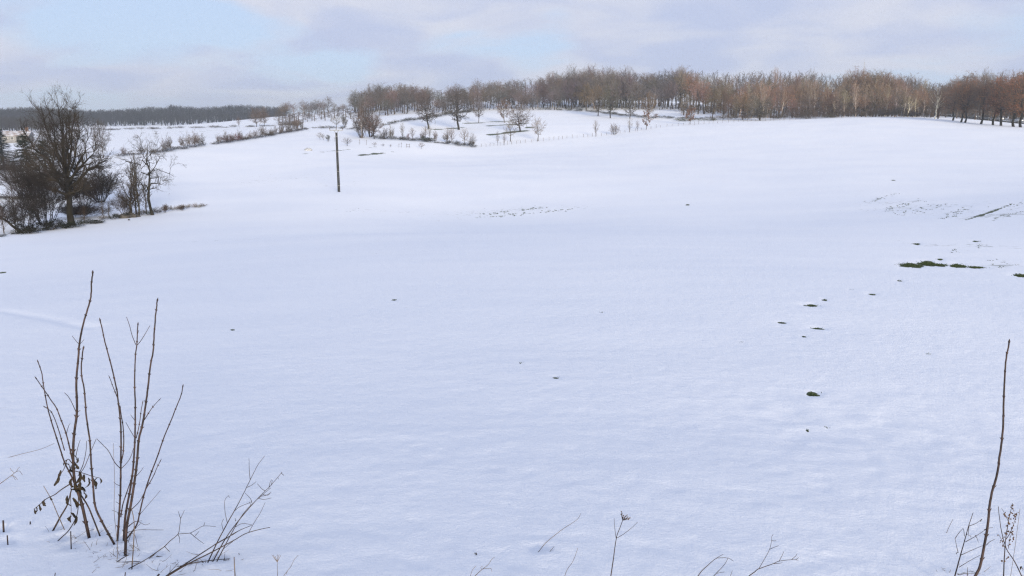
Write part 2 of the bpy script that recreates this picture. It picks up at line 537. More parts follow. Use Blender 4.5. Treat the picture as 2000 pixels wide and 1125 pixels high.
def make_ground():
    core = np.linspace(-R(42), R(42), 561)
    out = np.linspace(R(42), R(318), 70)[1:-1]
    azs = np.concatenate([core, out])
    n = len(azs)
    rs = np.exp(np.linspace(math.log(0.35), math.log(2600), 760))
    A, Rg = np.meshgrid(azs, rs)
    x, y = (Rg * np.sin(A)).ravel(), (Rg * np.cos(A)).ravel()
    z = height(x, y)
    rr = np.hypot(x, y)
    bare = np.zeros(len(x)); speck = np.zeros(len(x))
    for P, wm, amp in STRIPS:
        for a, b in zip(P[:-1], P[1:]):
            ax, ay, bx, by = a.x, a.y, b.x, b.y
            l2 = (bx - ax) ** 2 + (by - ay) ** 2
            t = np.clip(((x - ax) * (bx - ax) + (y - ay) * (by - ay)) / l2, 0, 1)
            d = np.hypot(x - ax - t * (bx - ax), y - ay - t * (by - ay))
            bare = np.maximum(bare, (amp + .5 * np.clip(perlin(x / (wm * 3.1) + 5, y / (wm * 5)), -1, .3) - .12) * np.exp(-((d + wm * .8 * perlin(x / wm * .5, y / wm * .35)) / wm) ** 2))
    for c, rx, ry, a in SPECKS:
        speck = np.maximum(speck, a * np.exp(-((x - c.x) / rx) ** 2 - ((y - c.y) / ry) ** 2))
    for c, a, b in PATCHES:
        m = np.hypot(x - c.x, y - c.y) < 4 * max(a, b)
        ca, sa = c.y / math.hypot(c.x, c.y), c.x / math.hypot(c.x, c.y)
        d2 = np.full(len(x), 50.0)
        u, v = ((x[m] - c.x) * ca - (y[m] - c.y) * sa) / a, ((x[m] - c.x) * sa + (y[m] - c.y) * ca) / b
        d2[m] = (u + .5 * perlin(u * 1.1 + c.x * 7, v * 1.1)) ** 2 + (v + .7 * perlin(u * 1.3, v * 1.2 + c.y * 5) + .5 * perlin(u * 3.1 + c.x, v * 2.7)) ** 2
        k = np.exp(-d2 ** 1.5)
        bare = np.maximum(bare, 1.05 * k)
        z -= np.minimum(.045, .32 * min(a, b)) * np.exp(-d2 * .7)
    for (dx, dy, rad, dep) in DIPS:
        z -= dep * np.exp(-((x - dx) ** 2 + (y - dy) ** 2) / rad ** 2)
    tr_ = [hit(*p) for p in ((-20, 605), (40, 612), (95, 621), (135, 631), (190, 640))]
    for a, b in zip(tr_[:-1], tr_[1:]):
        l2 = (b.x - a.x) ** 2 + (b.y - a.y) ** 2
        t = np.clip(((x - a.x) * (b.x - a.x) + (y - a.y) * (b.y - a.y)) / l2, 0, 1)
        d = np.hypot(x - a.x - t * (b.x - a.x), y - a.y - t * (b.y - a.y))
        z -= .03 * np.exp(-(d / .16) ** 2) * ((t > 0) & (t < 1))
    V = np.stack([x, y, z], 1)
    V = np.vstack([V, [[0, 0, float(height(0.01, 0.01)[0])]]])
    m = len(rs)
    i = np.arange(m - 1)[:, None] * n
    j = np.arange(n)[None]
    j2 = (j + 1) % n
    q = np.stack([i + j, i + n + j, i + n + j2, i + j2], -1).reshape(-1, 4)
    me = bpy.data.meshes.new('snow_field')
    nv = len(V)
    tri = np.stack([np.full(n, nv - 1), np.arange(n), (np.arange(n) + 1) % n], 1)
    nl = q.size + tri.size
    me.vertices.add(nv); me.vertices.foreach_set('co', V.ravel())
    me.loops.add(nl); me.loops.foreach_set('vertex_index', np.concatenate([q[:, ::-1].ravel(), tri[:, ::-1].ravel()]).astype(np.int32))
    npoly = len(q) + len(tri)
    me.polygons.add(npoly)
    me.polygons.foreach_set('loop_start', np.concatenate([np.arange(len(q)) * 4, len(q) * 4 + np.arange(len(tri)) * 3]).astype(np.int32))
    me.polygons.foreach_set('use_smooth', np.ones(npoly, bool))
    me.update(calc_edges=True)
    me.validate()
    for nm, arr in (('bare', bare), ('speck', speck)):
        at = me.attributes.new(nm, 'FLOAT', 'POINT')
        at.data.foreach_set('value', np.append(arr, 0.0).astype(np.float32))
    me.materials.append(M_SNOW)
    o = link('snow_field', me)
    tag(o, 'snow-covered field falling away and rising again to the woods', None, None, 'structure')


for q in ((173, 1045), (221, 1059), (245, 1078), (230, 1047), (242, 1052), (252, 1048), (193, 1041), (107, 1030), (120, 1050), (139, 1068), (7, 1034), (15, 1059), (258, 1105), (300, 1081), (411, 1087), (419, 1090), (425, 1093),
          (1057, 1071), (1888, 1165), (1859, 1145), (1958, 1150), (1191, 1140)):
    h_ = hit(*q)
    DIPS.append((h_.x, h_.y, .045, .030)); DIPS.append((h_.x + .02, h_.y - .06, .05, -.010))
make_ground()

# ------------------------------------------------------------------ trees
def bez(a, c, b, k):
    t = np.linspace(0, 1, k)[:, None]
    return (1 - t) ** 2 * a + 2 * t * (1 - t) * c + t * t * b


def perp(T, rs):
    v = np.cross(T, rs.randn(*T.shape))
    return v / np.maximum(np.linalg.norm(v, axis=-1, keepdims=True), 1e-9)


def unit(v): return v / np.maximum(np.linalg.norm(v, axis=-1, keepdims=True), 1e-9)


def sprout(rs, A, B, n, l, spread, up):
    """n side twigs on each straight twig A-B"""
    k = len(A)
    t = .15 + .85 * rs.rand(k, n, 1)
    S0 = A[:, None] + (B - A)[:, None] * t
    T = unit(B - A)[:, None].repeat(n, 1)
    L = np.linalg.norm(B - A, axis=1)[:, None, None]
    D = unit(T + spread * perp(T, rs) + np.array([0, 0, up]))
    E = S0 + D * L * l * (.6 + .8 * rs.rand(k, n, 1))
    return S0.reshape(-1, 3), E.reshape(-1, 3)


def limbs(rs, tr, tw, pts, rad, n2, n3, n4, l2, l3, l4, up, tr_r, spread=.9, crook=.06):
    """side branches and twigs of one limb given as a polyline; returns twig tip positions"""
    P = np.asarray(pts); k = len(P)
    seg = np.linalg.norm(P[-1] - P[0])
    A3, B3 = [], []
    for i in range(n2):
        t = (.22 + .78 * (i + rs.rand()) / n2) * (k - 1)
        j = min(int(t), k - 2); f = t - j
        s = P[j] * (1 - f) + P[j + 1] * f
        T = unit(P[j + 1] - P[j])
        D = unit(T * .75 + spread * perp(T[None], rs)[0] + np.array([0, 0, up]))
        L = seg * l2 * (1.15 - .6 * t / (k - 1)) * (.7 + .6 * rs.rand())
        e = s + D * L
        c = s + D * L * .5 + rs.randn(3) * L * .12 - np.array([0, 0, up]) * L * .12
        q = bez(s, c, e, 4)
        q[1:3] += rs.randn(2, 3) * L * crook
        r0 = max(rad * (.55 - .3 * t / (k - 1)), tr_r * 1.2)
        tw.tube(q, np.linspace(r0, tr_r, 4), 3, cap=False)
        m = max(2, int(n3 * (.6 + .8 * rs.rand())))
        tt = (.1 + .9 * rs.rand(m)) * 3
        jj = np.minimum(tt.astype(int), 2); ff = (tt - jj)[:, None]
        S3 = q[jj] * (1 - ff) + q[jj + 1] * ff
        T3 = unit(q[jj + 1] - q[jj])
        D3 = unit(T3 + spread * perp(T3, rs) + np.array([0, 0, up * .8]))
        A3.append(S3); B3.append(S3 + D3 * (L * l3 * (.5 + .9 * rs.rand(m)))[:, None])
    A3, B3 = np.concatenate(A3), np.concatenate(B3)
    tw.twigs(A3, B3, tr_r)
    tips = [B3]
    if n4:
        A4, B4 = sprout(rs, A3, B3, n4, l4, spread, up * .6)
        tw.twigs(A4, B4, tr_r * .75)
        tips.append(B4)
    return np.concatenate(tips)


def oval(h0, peak=.55, p=1.0):
    def f(h):
        t = (h - h0) / (1 - h0)
        if t < peak: s = t / peak
        else: s = (1 - t) / (1 - peak)
        return (.30 + .70 * math.sin(max(0, s) * math.pi / 2)) ** p if t < peak else max(.06, math.sin(max(0, s) * math.pi / 2) ** p)
    return f


def make_tree(seed, h0=.3, W=.3, peak=.5, n1=20, n2=8, n3=8, n4=0, up=.25, tr=.014, tw_r=.0013, wig=.012, rise=.45, top=.92, l2=.45, l3=.5, l4=.5, leaves=0, leaf=.012, lean=(0, 0),
              spread=.9, sag=0.0, b1=.45, crook=.06, sides=7, depth=.22):
    rs = np.random.RandomState(seed)
    trk, twg, lvs = MB(), MB(), MB()
    k = 9
    z = np.linspace(0, top, k)
    off = np.cumsum(rs.randn(k, 2) * wig, 0); off -= off[0]
    P = np.stack([off[:, 0] + lean[0] * z, off[:, 1] + lean[1] * z, z], 1)
    rad = tr * (1 - z / top) ** .8 + tw_r
    P = np.vstack([[P[0] - [0, 0, .012]], P])
    rad = np.concatenate([[tr * 1.45], rad]); rad[1] = tr * 1.18
    trk.tube(P, rad, sides, cap=False)
    prof = oval(h0, peak)
    tips = []
    ga = rs.rand() * 6.28
    for i in range(n1):
        h = h0 + (.97 - h0) * (i + .8 * rs.rand()) / n1
        ga += 2.4 + rs.randn() * .35
        Rr = W * prof(h) * (.75 + .4 * rs.rand())
        hs = h0 * (1 - depth) + (h - h0) * (1 - rise) + .0 * h
        hs = min(hs, top * .97)
        j = hs / top * (k - 1); jj = min(int(j), k - 2); f = j - jj
        Q = P[1:]
        s = Q[jj] * (1 - f) + Q[jj + 1] * f
        e = np.array([s[0] * .5 + Rr * math.cos(ga), s[1] * .5 + Rr * math.sin(ga), h])
        c = s * .5 + e * .5 + np.array([math.cos(ga), math.sin(ga), 0]) * Rr * .12 + np.array([0, 0, 1]) * (sag * Rr - .04 * Rr)
        q = bez(s, c, e, 6)
        q[1:5] += rs.randn(4, 3) * Rr * crook
        rj = tr * (1 - hs / top) ** .8 + tw_r
        r0 = max(rj * b1 * (.8 + .4 * rs.rand()), tw_r * 1.6)
        trk.tube(q, np.linspace(r0, tw_r * 1.4, 6), 4, cap=False)
        tips.append(limbs(rs, trk, twg, q, r0, n2, n3, n4, l2, l3, l4, up, tw_r, spread))
    tips = np.concatenate(tips)
    me = {'trunk': trk.mesh('trunk', M_BARK, True), 'crown': twg.mesh('crown', M_TWIG)}
    if leaves:
        idx = rs.randint(0, len(tips), leaves)
        lvs.leaves(tips[idx] + rs.randn(leaves, 3) * .008, leaf, rs)
        me['leaves'] = lvs.mesh('leaves', M_LEAF)
    me['w'] = 2 * W * 1.08
    return me


def make_bush(seed, W=.6, stems=10, n2=7, n3=7, n4=0, tw_r=.004, up=.35, straight=.5, leaves=0, leaf=.04, l2=.42, l3=.5):
    rs = np.random.RandomState(seed)
    trk, twg, lvs = MB(), MB(), MB()
    tips = []
    for i in range(stems):
        a = 6.283 * (i + rs.rand() * .8) / stems
        rr = W * math.sqrt(rs.rand()) * .95
        h = (.62 + .36 * rs.rand()) * math.sqrt(max(.15, 1 - .75 * (rr / W) ** 2))
        s = np.array([.12 * W * math.cos(a), .12 * W * math.sin(a), -.02])
        e = np.array([rr * math.cos(a), rr * math.sin(a), h])
        c = s * .5 + e * .5 + np.array([0, 0, .12 * (1 - straight)])
        q = bez(s, c, e, 6)
        q[1:5] += rs.randn(4, 3) * .018
        r0 = tw_r * 3
        trk.tube(q, np.linspace(r0, tw_r * 1.2, 6), 4, cap=False)
        tips.append(limbs(rs, trk, twg, q, r0, n2, n3, n4, l2, l3, .5, up, tw_r, .8))
    tips = np.concatenate(tips)
    me = {'trunk': trk.mesh('stems', M_BARK, True), 'crown': twg.mesh('twigs', M_TWIG)}
    if leaves:
        idx = rs.randint(0, len(tips), leaves)
        lvs.leaves(tips[idx] + rs.randn(leaves, 3) * .015, leaf, rs)
        me['leaves'] = lvs.mesh('leaves', M_LEAF)
    me['w'] = 2 * W * 1.1
    return me


def make_conifer(seed, W=.22, n=34):
    rs = np.random.RandomState(seed)
    trk, twg = MB(), MB()
    trk.tube([(0, 0, -.01), (0, 0, .5), (.004, 0, .98)], [.018, .011, .002], 6, cap=False)
    for i in range(n):
        h = .06 + .90 * i / n
        for b in range(7):
            a = rs.rand() * 6.28
            L = W * (1 - h) ** .8 * (.75 + .45 * rs.rand()) + .012
            s = np.array([0, 0, h]); e = np.array([L * math.cos(a), L * math.sin(a), h - .10 * L + .03 * rs.randn()])
            twg.twigs([s], [e], .003)
            m = 14
            t = rs.rand(m, 1)
            S0 = s + (e - s) * t
            D = unit((e - s)[None] * 1.4 / np.linalg.norm(e - s) + rs.randn(m, 3) * np.array([.8, .8, .35]))
            twg.twigs(S0, S0 + D * (.03 + .05 * rs.rand(m, 1)), .0045)
    return {'trunk': trk.mesh('trunk', M_BARK, True), 'crown': twg.mesh('crown', M_TWIG), 'w': 2 * W}


PROTO = {
    'oak': [make_tree(s, h0=.24, W=.46, peak=.42, n1=26, n2=9, n3=9, n4=4, up=.12, tr=.030, tw_r=.0013, rise=.35, top=.72, b1=.55, wig=.012, crook=.10, depth=.2) for s in (1, 2)],
    'forest': [make_tree(s, h0=h, W=wd, peak=.55, n1=20, n2=8, n3=7, n4=4, up=.12, tr=.0135, tw_r=.0012, rise=.6, top=.92, wig=.012, spread=1.1) for s, h, wd in ((11, .36, .23), (12, .28, .26), (13, .42, .21), (14, .22, .28))],
    'birch': [make_tree(s, h0=.34, W=.19, peak=.45, n1=22, n2=8, n3=8, n4=3, up=.30, tr=.0115, tw_r=.0008, rise=.55, top=.96, wig=.014, b1=.4) for s in (21, 22, 23)],
    'dense': [make_tree(s, h0=.20, W=.42, peak=.5, n1=28, n2=10, n3=9, n4=3, up=.3, tr=.018, tw_r=.0011, rise=.5, top=.8) for s in (31, 32)],
    'russet': [make_tree(s, h0=.22, W=.32, peak=.4, n1=20, n2=8, n3=8, up=.12, tr=.017, tw_r=.0015, rise=.35, top=.9, leaves=2400, leaf=.018) for s in (41, 42)],
    'avenue': [make_tree(s, h0=.30, W=.38, peak=.45, n1=24, n2=9, n3=9, n4=3, up=.2, tr=.026, tw_r=.0012, rise=.45, top=.8) for s in (51, 52)],
    'avenue_russet': [make_tree(53, h0=.28, W=.38, peak=.45, n1=24, n2=9, n3=9, up=.15, tr=.026, tw_r=.0012, rise=.45, top=.8, leaves=3000, leaf=.016)],
    'sapling': [make_tree(s, h0=.22, W=.24, peak=.5, n1=16, n2=6, n3=6, n4=2, up=.4, tr=.013, tw_r=.0016, rise=.6, top=.93, wig=.012) for s in (61, 62, 63)],
    'round_sapling': [make_tree(s, h0=.30, W=.42, peak=.5, n1=16, n2=7, n3=7, n4=2, up=.25, tr=.020, tw_r=.002, rise=.55, top=.75) for s in (64, 65)],
    'russet_sapling': [make_tree(66, h0=.25, W=.32, peak=.45, n1=13, n2=5, n3=5, up=.25, tr=.014, tw_r=.0026, rise=.5, top=.9, leaves=520, leaf=.05)],
    'bush': [make_bush(s, stems=18, n4=2, tw_r=.0028) for s in (71, 72, 73)],
    'tall_bush': [make_bush(s, W=.30, stems=16, n2=9, n3=8, n4=3, tw_r=.0019, up=.5, straight=.9, l2=.30) for s in (74, 75)],
    'leafy_bush': [make_bush(76, W=.7, stems=14, n2=6, n3=6, leaves=900, leaf=.06), make_bush(77, W=.6, stems=12, n2=6, n3=6, leaves=700, leaf=.07)],
    'conifer': [make_conifer(81), make_conifer(82, W=.30)],
    # the near group on the left
    'big': [make_tree(91, h0=.24, W=.34, peak=.52, n1=25, n2=13, n3=10, n4=4, up=.42, tr=.026, tw_r=.0009, rise=.72, top=.86, wig=.009, b1=.6, l2=.42, l3=.45, l4=.55, crook=.05, sides=9, depth=.1)],
    'crooked': [make_tree(92, h0=.33, W=.36, peak=.5, n1=12, n2=9, n3=7, n4=3, up=-.02, tr=.019, tw_r=.0010, rise=.35, top=.86, wig=.018, b1=.6, l2=.5, l3=.5, crook=.12, sides=8, lean=(.02, 0), sag=.1)],
    'forked': [make_tree(93, h0=.28, W=.30, peak=.6, n1=8, n2=9, n3=8, n4=4, up=.35, tr=.030, tw_r=.0014, rise=.75, top=.62, wig=.012, b1=.8, l2=.4, crook=.10, sides=8)],
    'pole_tree': [make_tree(s, h0=.14, W=.12, peak=.4, n1=22, n2=5, n3=5, up=.6, tr=.011, tw_r=.0016, rise=.5, top=.97, wig=.006, l2=.5) for s in (94, 95)],
    'near_bush': [make_bush(s, W=.55, stems=20, n2=12, n3=10, n4=3, tw_r=.0018, up=.3, straight=.3, l2=.45) for s in (96, 97)],
    'willow_bush': [make_bush(98, W=.62, stems=34, n2=12, n3=10, n4=2, tw_r=.0026, up=.25, straight=.2, l2=.34)],
    'leaning': [make_tree(99, h0=.35, W=.30, peak=.6, n1=9, n2=8, n3=7, n4=2, up=.4, tr=.030, tw_r=.002, rise=.6, top=.9, lean=(-.75, 0), wig=.014, b1=.5)],
}
BROWN, GREY, OLIVE, PURPLE, RUST = (.112, .078, .060), (.092, .078, .072), (.120, .092, .056), (.096, .070, .070), (.15, .080, .048)
LIGHT = (.17, .14, .118)
BARK, PALE, DARKB = (.062, .050, .042), (.27, .24, .215), (.026, .022, .019)  # DARKB: dark bark; on the near left trees it also carries cloud shade
rnd = random.Random(5)


def vary(c, k=.18):
    s = 1 + rnd.uniform(-k, k)
    return tuple(max(.004, v * s * (1 + rnd.uniform(-.06, .06))) for v in c)


def tree(kind, px, r, ytop, wpx, label, cat='tree', group=None, tw=BROWN, bk=BARK, lf=RUST, name=None, var=None, rz=None, leanfix=False):
    P = PROTO[kind]
    me = P[var if var is not None else rnd.randrange(len(P))]
    b = ground(px, r)
    top = pt(px, ytop, r)
    H = max(.6, top.z - b.z)
    Wd = wpx * r / F
    sx = min(max(Wd / me['w'], .45 * H), 1.9 * H)
    bushy = 'bush' in kind
    t = thing(name or ('bush' if bushy else 'tree'), label, cat, (b.x, b.y, b.z - .05), group, rz if rz is not None else rnd.uniform(0, 6.28), (sx, sx, H))
    tr = link('stems' if bushy else 'trunk', me['trunk'], t, color=vary(bk, .15))
    link('twigs' if bushy else 'crown', me['crown'], t, color=vary(tw, .15))
    if 'leaves' in me: link('leaves', me['leaves'], t, color=vary(lf, .15))
    return t


SKYL = [(535, 212), (560, 202), (600, 203), (640, 196), (665, 200), (690, 186), (720, 172), (760, 168), (800, 165), (828, 163), (850, 184), (890, 174), (930, 163), (960, 160), (1000, 157),
        (1050, 153), (1090, 143), (1120, 136), (1160, 134), (1200, 140), (1260, 140), (1290, 136), (1330, 140), (1400, 141), (1450, 143), (1500, 140), (1560, 140), (1600, 146), (1640, 147),
        (1665, 142), (1700, 141), (1750, 147), (1800, 158), (1825, 166), (1842, 163), (1860, 156), (1890, 143), (1930, 145), (1965, 148), (2000, 140), (2200, 140)]


def skyline(px): return float(np.interp(px, [a for a, b in SKYL], [b for a, b in SKYL]))


LAND = [(548, 'at its left end'), (590, 'above the long hedge'), (625, 'left of the pole top'), (655, 'above the pale rounded tree'), (685, 'at its right end'), (712, 'above the brown clump'), (738, 'above the small dark oak'),
        (765, 'above the grey bush'), (800, 'above the bramble hedge'), (837, 'behind the left oak'), (866, 'between the two large oaks'), (896, 'behind the largest oak'), (935, 'right of the largest oak'),
        (965, 'left of the russet oak'), (990, 'behind the russet oak'), (1018, 'behind the straight oak'), (1051, 'above the young round tree'), (1080, 'right of the young round tree'), (1110, 'left of the olive-brown trees'),
        (1145, 'behind the first olive-brown tree'), (1170, 'behind the middle olive-brown tree'), (1195, 'behind the leaning double trunk'), (1230, 'above the fence saplings'), (1266, 'behind the rounded olive tree'),
        (1303, 'right of the rounded olive tree'), (1340, 'behind the yellowish-olive tree'), (1368, 'above the lone russet sapling'), (1395, 'behind the round brown tree'), (1425, 'right of the round brown tree'),
        (1455, 'behind the yellow-brown tree'), (1490, 'behind the wide willow'), (1525, 'just right of the wide willow'), (1555, 'left of the thicket tree'), (1585, 'behind the wide thicket tree'),
        (1625, 'behind the right thicket tree'), (1652, 'at the crest corner'), (1682, 'under the radio mast'), (1710, 'right of the radio mast'), (1740, 'midway from mast to road'), (1770, 'left of the road end'),
        (1800, 'left of the white double birch'), (1826, 'behind the white double birch'), (1850, 'above the first avenue trees'), (1880, 'above the avenue pair'), (1915, 'above the street lamp'),
        (1945, 'above the sixth avenue tree'), (1975, 'above the thick avenue tree'), (2000, 'at the picture edge')]


def landmark(px): return min(LAND, key=lambda a: abs(a[0] - px))[1]


def wood(n, x0, x1, r0, r1, drop, kinds, wr, cols, label, group, bks=None):
    """n single trees; drop = how far (px) below the skyline their tops stay, from the far row to the near row"""
    for i in range(n):
        px = x0 + (x1 - x0) * (i + rnd.uniform(.1, .9)) / n
        f = rnd.random()
        r = r0 + (r1 - r0) * f
        yt = skyline(px) - 8 + drop[0] * f + drop[1] * (1 - f) + rnd.uniform(-6, 8)
        k = rnd.choice(kinds)
        c = rnd.choice(cols)
        wp = rnd.uniform(*wr)
        if rnd.random() < .38: yt += rnd.uniform(4, 18)
        lab = label[k] if isinstance(label, dict) else label
        w2 = 'narrow' if wp < .6 * wr[0] + .4 * wr[1] else 'wide'
        d = 'back' if f > .66 else 'middle' if f > .33 else 'front'
        tree(k, px, r, yt, wp, w2 + ' ' + lab + ', ' + d + ' row, ' + landmark(px), 'tree', group[k] if isinstance(group, dict) else group, tw=vary(c),
             bk=(.52, .46, .40) if k == 'birch' and x0 > 1400 else PALE if k == 'birch' else vary(BARK, .3), name={'birch': 'birch_tree', 'russet': 'russet_oak_tree'}.get(k, 'bare_tree'))


def mass(name, label, places, cols, seed, rad=.0028, n1=11, n2=5, n3=5):
    """a far wood that reads as one mass: joined into one object"""
    protos = []
    for s in range(3):
        rs = np.random.RandomState(seed + s)
        trk, twg = MB(), MB()
        trk.tube([(0, 0, -.01), (.01 * rs.randn(), 0, .5), (.02 * rs.randn(), 0, .9)], [.016, .011, .002], 4, cap=False)
        for i in range(n1):
            h = .12 + .84 * (i + rs.rand()) / n1
            a = rs.rand() * 6.28
            Rr = .24 * oval(.12, .5)(h)
            q = bez(np.array([0, 0, h * .75]), np.array([Rr * .6 * math.cos(a), Rr * .6 * math.sin(a), h * .85]), np.array([Rr * math.cos(a), Rr * math.sin(a), h]), 4)
            trk.tube(q, np.linspace(.005, .002, 4), 3, cap=False)
            limbs(rs, trk, twg, q, .004, n2, n3, 0, .5, .55, .5, .3, rad)
        nt = trk.n
        protos.append((np.concatenate(trk.v + twg.v), trk.f + [tuple(i + nt for i in q) for q in twg.f], nt))
    out = MB()
    rs = np.random.RandomState(seed)
    for (x, y, z, H, Wd) in places:
        v, f, _ = protos[rs.randint(3)]
        a = rs.rand() * 6.28
        ca, sa = math.cos(a), math.sin(a)
        q = np.stack([(v[:, 0] * ca - v[:, 1] * sa) * Wd / .5, (v[:, 0] * sa + v[:, 1] * ca) * Wd / .5, v[:, 2] * H], 1) + np.array([x, y, z - .1])
        out.add(q, f)
    me = out.mesh(name, M_TWIG)
    o = link(name, me, color=cols)
    return tag(o, label, None, None, 'stuff')


def rows(n, x0, x1, r0, r1, top, wd, seed, minh=8, maxh=30):
    rs = np.random.RandomState(seed)
    out = []
    for i in range(n):
        px = x0 + (x1 - x0) * (i + rs.rand()) / n
        r = r0 + (r1 - r0) * rs.rand()
        b = ground(px, r)
        tz = pt(px, top(px) + rs.uniform(-3, 5), r).z
        H = min(max(tz - b.z, minh), maxh)
        out.append((b.x, b.y, b.z, H, wd * (.7 + .6 * rs.rand())))
    return out


# far woods, one mass each
mass('far_wood', 'bluish bare wood on the far ridge at the left', rows(640, -60, 560, 690, 900, lambda p: (211 - 3 * math.sin(p / 40) if p < 330 else 206 - 2 * math.sin(p / 23)) , 12, 3), (.024, .029, .042), 301)  # blue of the distance haze put into the twig colour
mass('hanger_wood', 'dark bare wood below the far ridge behind the house', rows(90, -60, 110, 520, 640, lambda p: 226, 10, 4), (.036, .035, .040), 311)
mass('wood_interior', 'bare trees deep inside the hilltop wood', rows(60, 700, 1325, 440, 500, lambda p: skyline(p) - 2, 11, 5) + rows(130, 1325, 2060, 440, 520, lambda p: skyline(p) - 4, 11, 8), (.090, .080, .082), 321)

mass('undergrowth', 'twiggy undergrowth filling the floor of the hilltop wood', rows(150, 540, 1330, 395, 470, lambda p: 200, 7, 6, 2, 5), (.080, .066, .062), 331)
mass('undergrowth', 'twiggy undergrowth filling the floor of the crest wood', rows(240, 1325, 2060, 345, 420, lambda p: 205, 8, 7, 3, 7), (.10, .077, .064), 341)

# hilltop woods, tree by tree
wood(24, 535, 690, 500, 560, (2, 9), ['forest', 'forest', 'birch'], (16, 26), [BROWN, GREY, PURPLE],
     {'forest': 'bare tree in the low wood', 'birch': 'birch in the low wood'},
     {'forest': 'bare trees of the low wood', 'birch': 'birches of the low wood'})
wood(40, 692, 842, 400, 450, (0, 14), ['forest'], (22, 36), [(.140, .112, .100), (.108, .098, .096), (.15, .105, .090), (.125, .108, .100)], 'bare tree in the square copse', 'trees of the square copse')
wood(30, 850, 975, 385, 430, (0, 12), ['forest'], (18, 30), [(.120, .110, .108), (.145, .115, .104), (.130, .108, .108)], 'bare tree in the open row', 'trees of the open row')
wood(84, 975, 1330, 385, 440, (0, 28), ['forest', 'forest', 'forest', 'birch'], (26, 46), [(.140, .110, .115), (.105, .098, .102), (.130, .100, .105), (.155, .122, .104), (.118, .108, .112)],
     {'forest': 'bare tree in the highest wood', 'birch': 'birch in the highest wood'},
     {'forest': 'bare trees in the highest wood', 'birch': 'birches in the highest wood'})
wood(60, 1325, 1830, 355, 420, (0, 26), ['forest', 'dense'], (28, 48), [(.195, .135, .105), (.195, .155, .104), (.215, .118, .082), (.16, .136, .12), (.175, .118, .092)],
     {'forest': 'tall tree in the crest wood', 'dense': 'broad-crowned tree in the crest wood'},
     {'forest': 'tall trees along the crest', 'dense': 'broad trees along the crest'})
wood(44, 1420, 1825, 338, 360, (14, 40), ['birch', 'forest', 'birch'], (18, 30), [(.20, .142, .110), (.225, .132, .094), (.20, .16, .108)],
     {'forest': 'slim tree edging the crest wood', 'birch': 'white birch edging the crest wood'},
     {'forest': 'front trees of the crest wood', 'birch': 'birches of the crest wood'})
wood(34, 1835, 2060, 370, 430, (0, 10), ['dense', 'forest'], (28, 44), [(.13, .092, .07), (.14, .09, .064), (.115, .096, .085)],
     {'forest': 'tall tree behind the road', 'dense': 'broad tree behind the road'},
     {'forest': 'tall trees behind the road', 'dense': 'broad trees behind the road'})

wood(16, 1070, 1225, 390, 425, (-2, 8), ['dense'], (40, 58), [(.125, .100, .102), (.115, .102, .102), (.140, .108, .094)], 'domed bare tree on the highest skyline', 'domed trees on the skyline')
wood(14, 1645, 1735, 365, 400, (-2, 10), ['dense'], (40, 60), [(.155, .110, .086), (.18, .105, .076), (.15, .12, .084)], 'domed brown tree in the crest wood', 'domed trees of the crest wood')
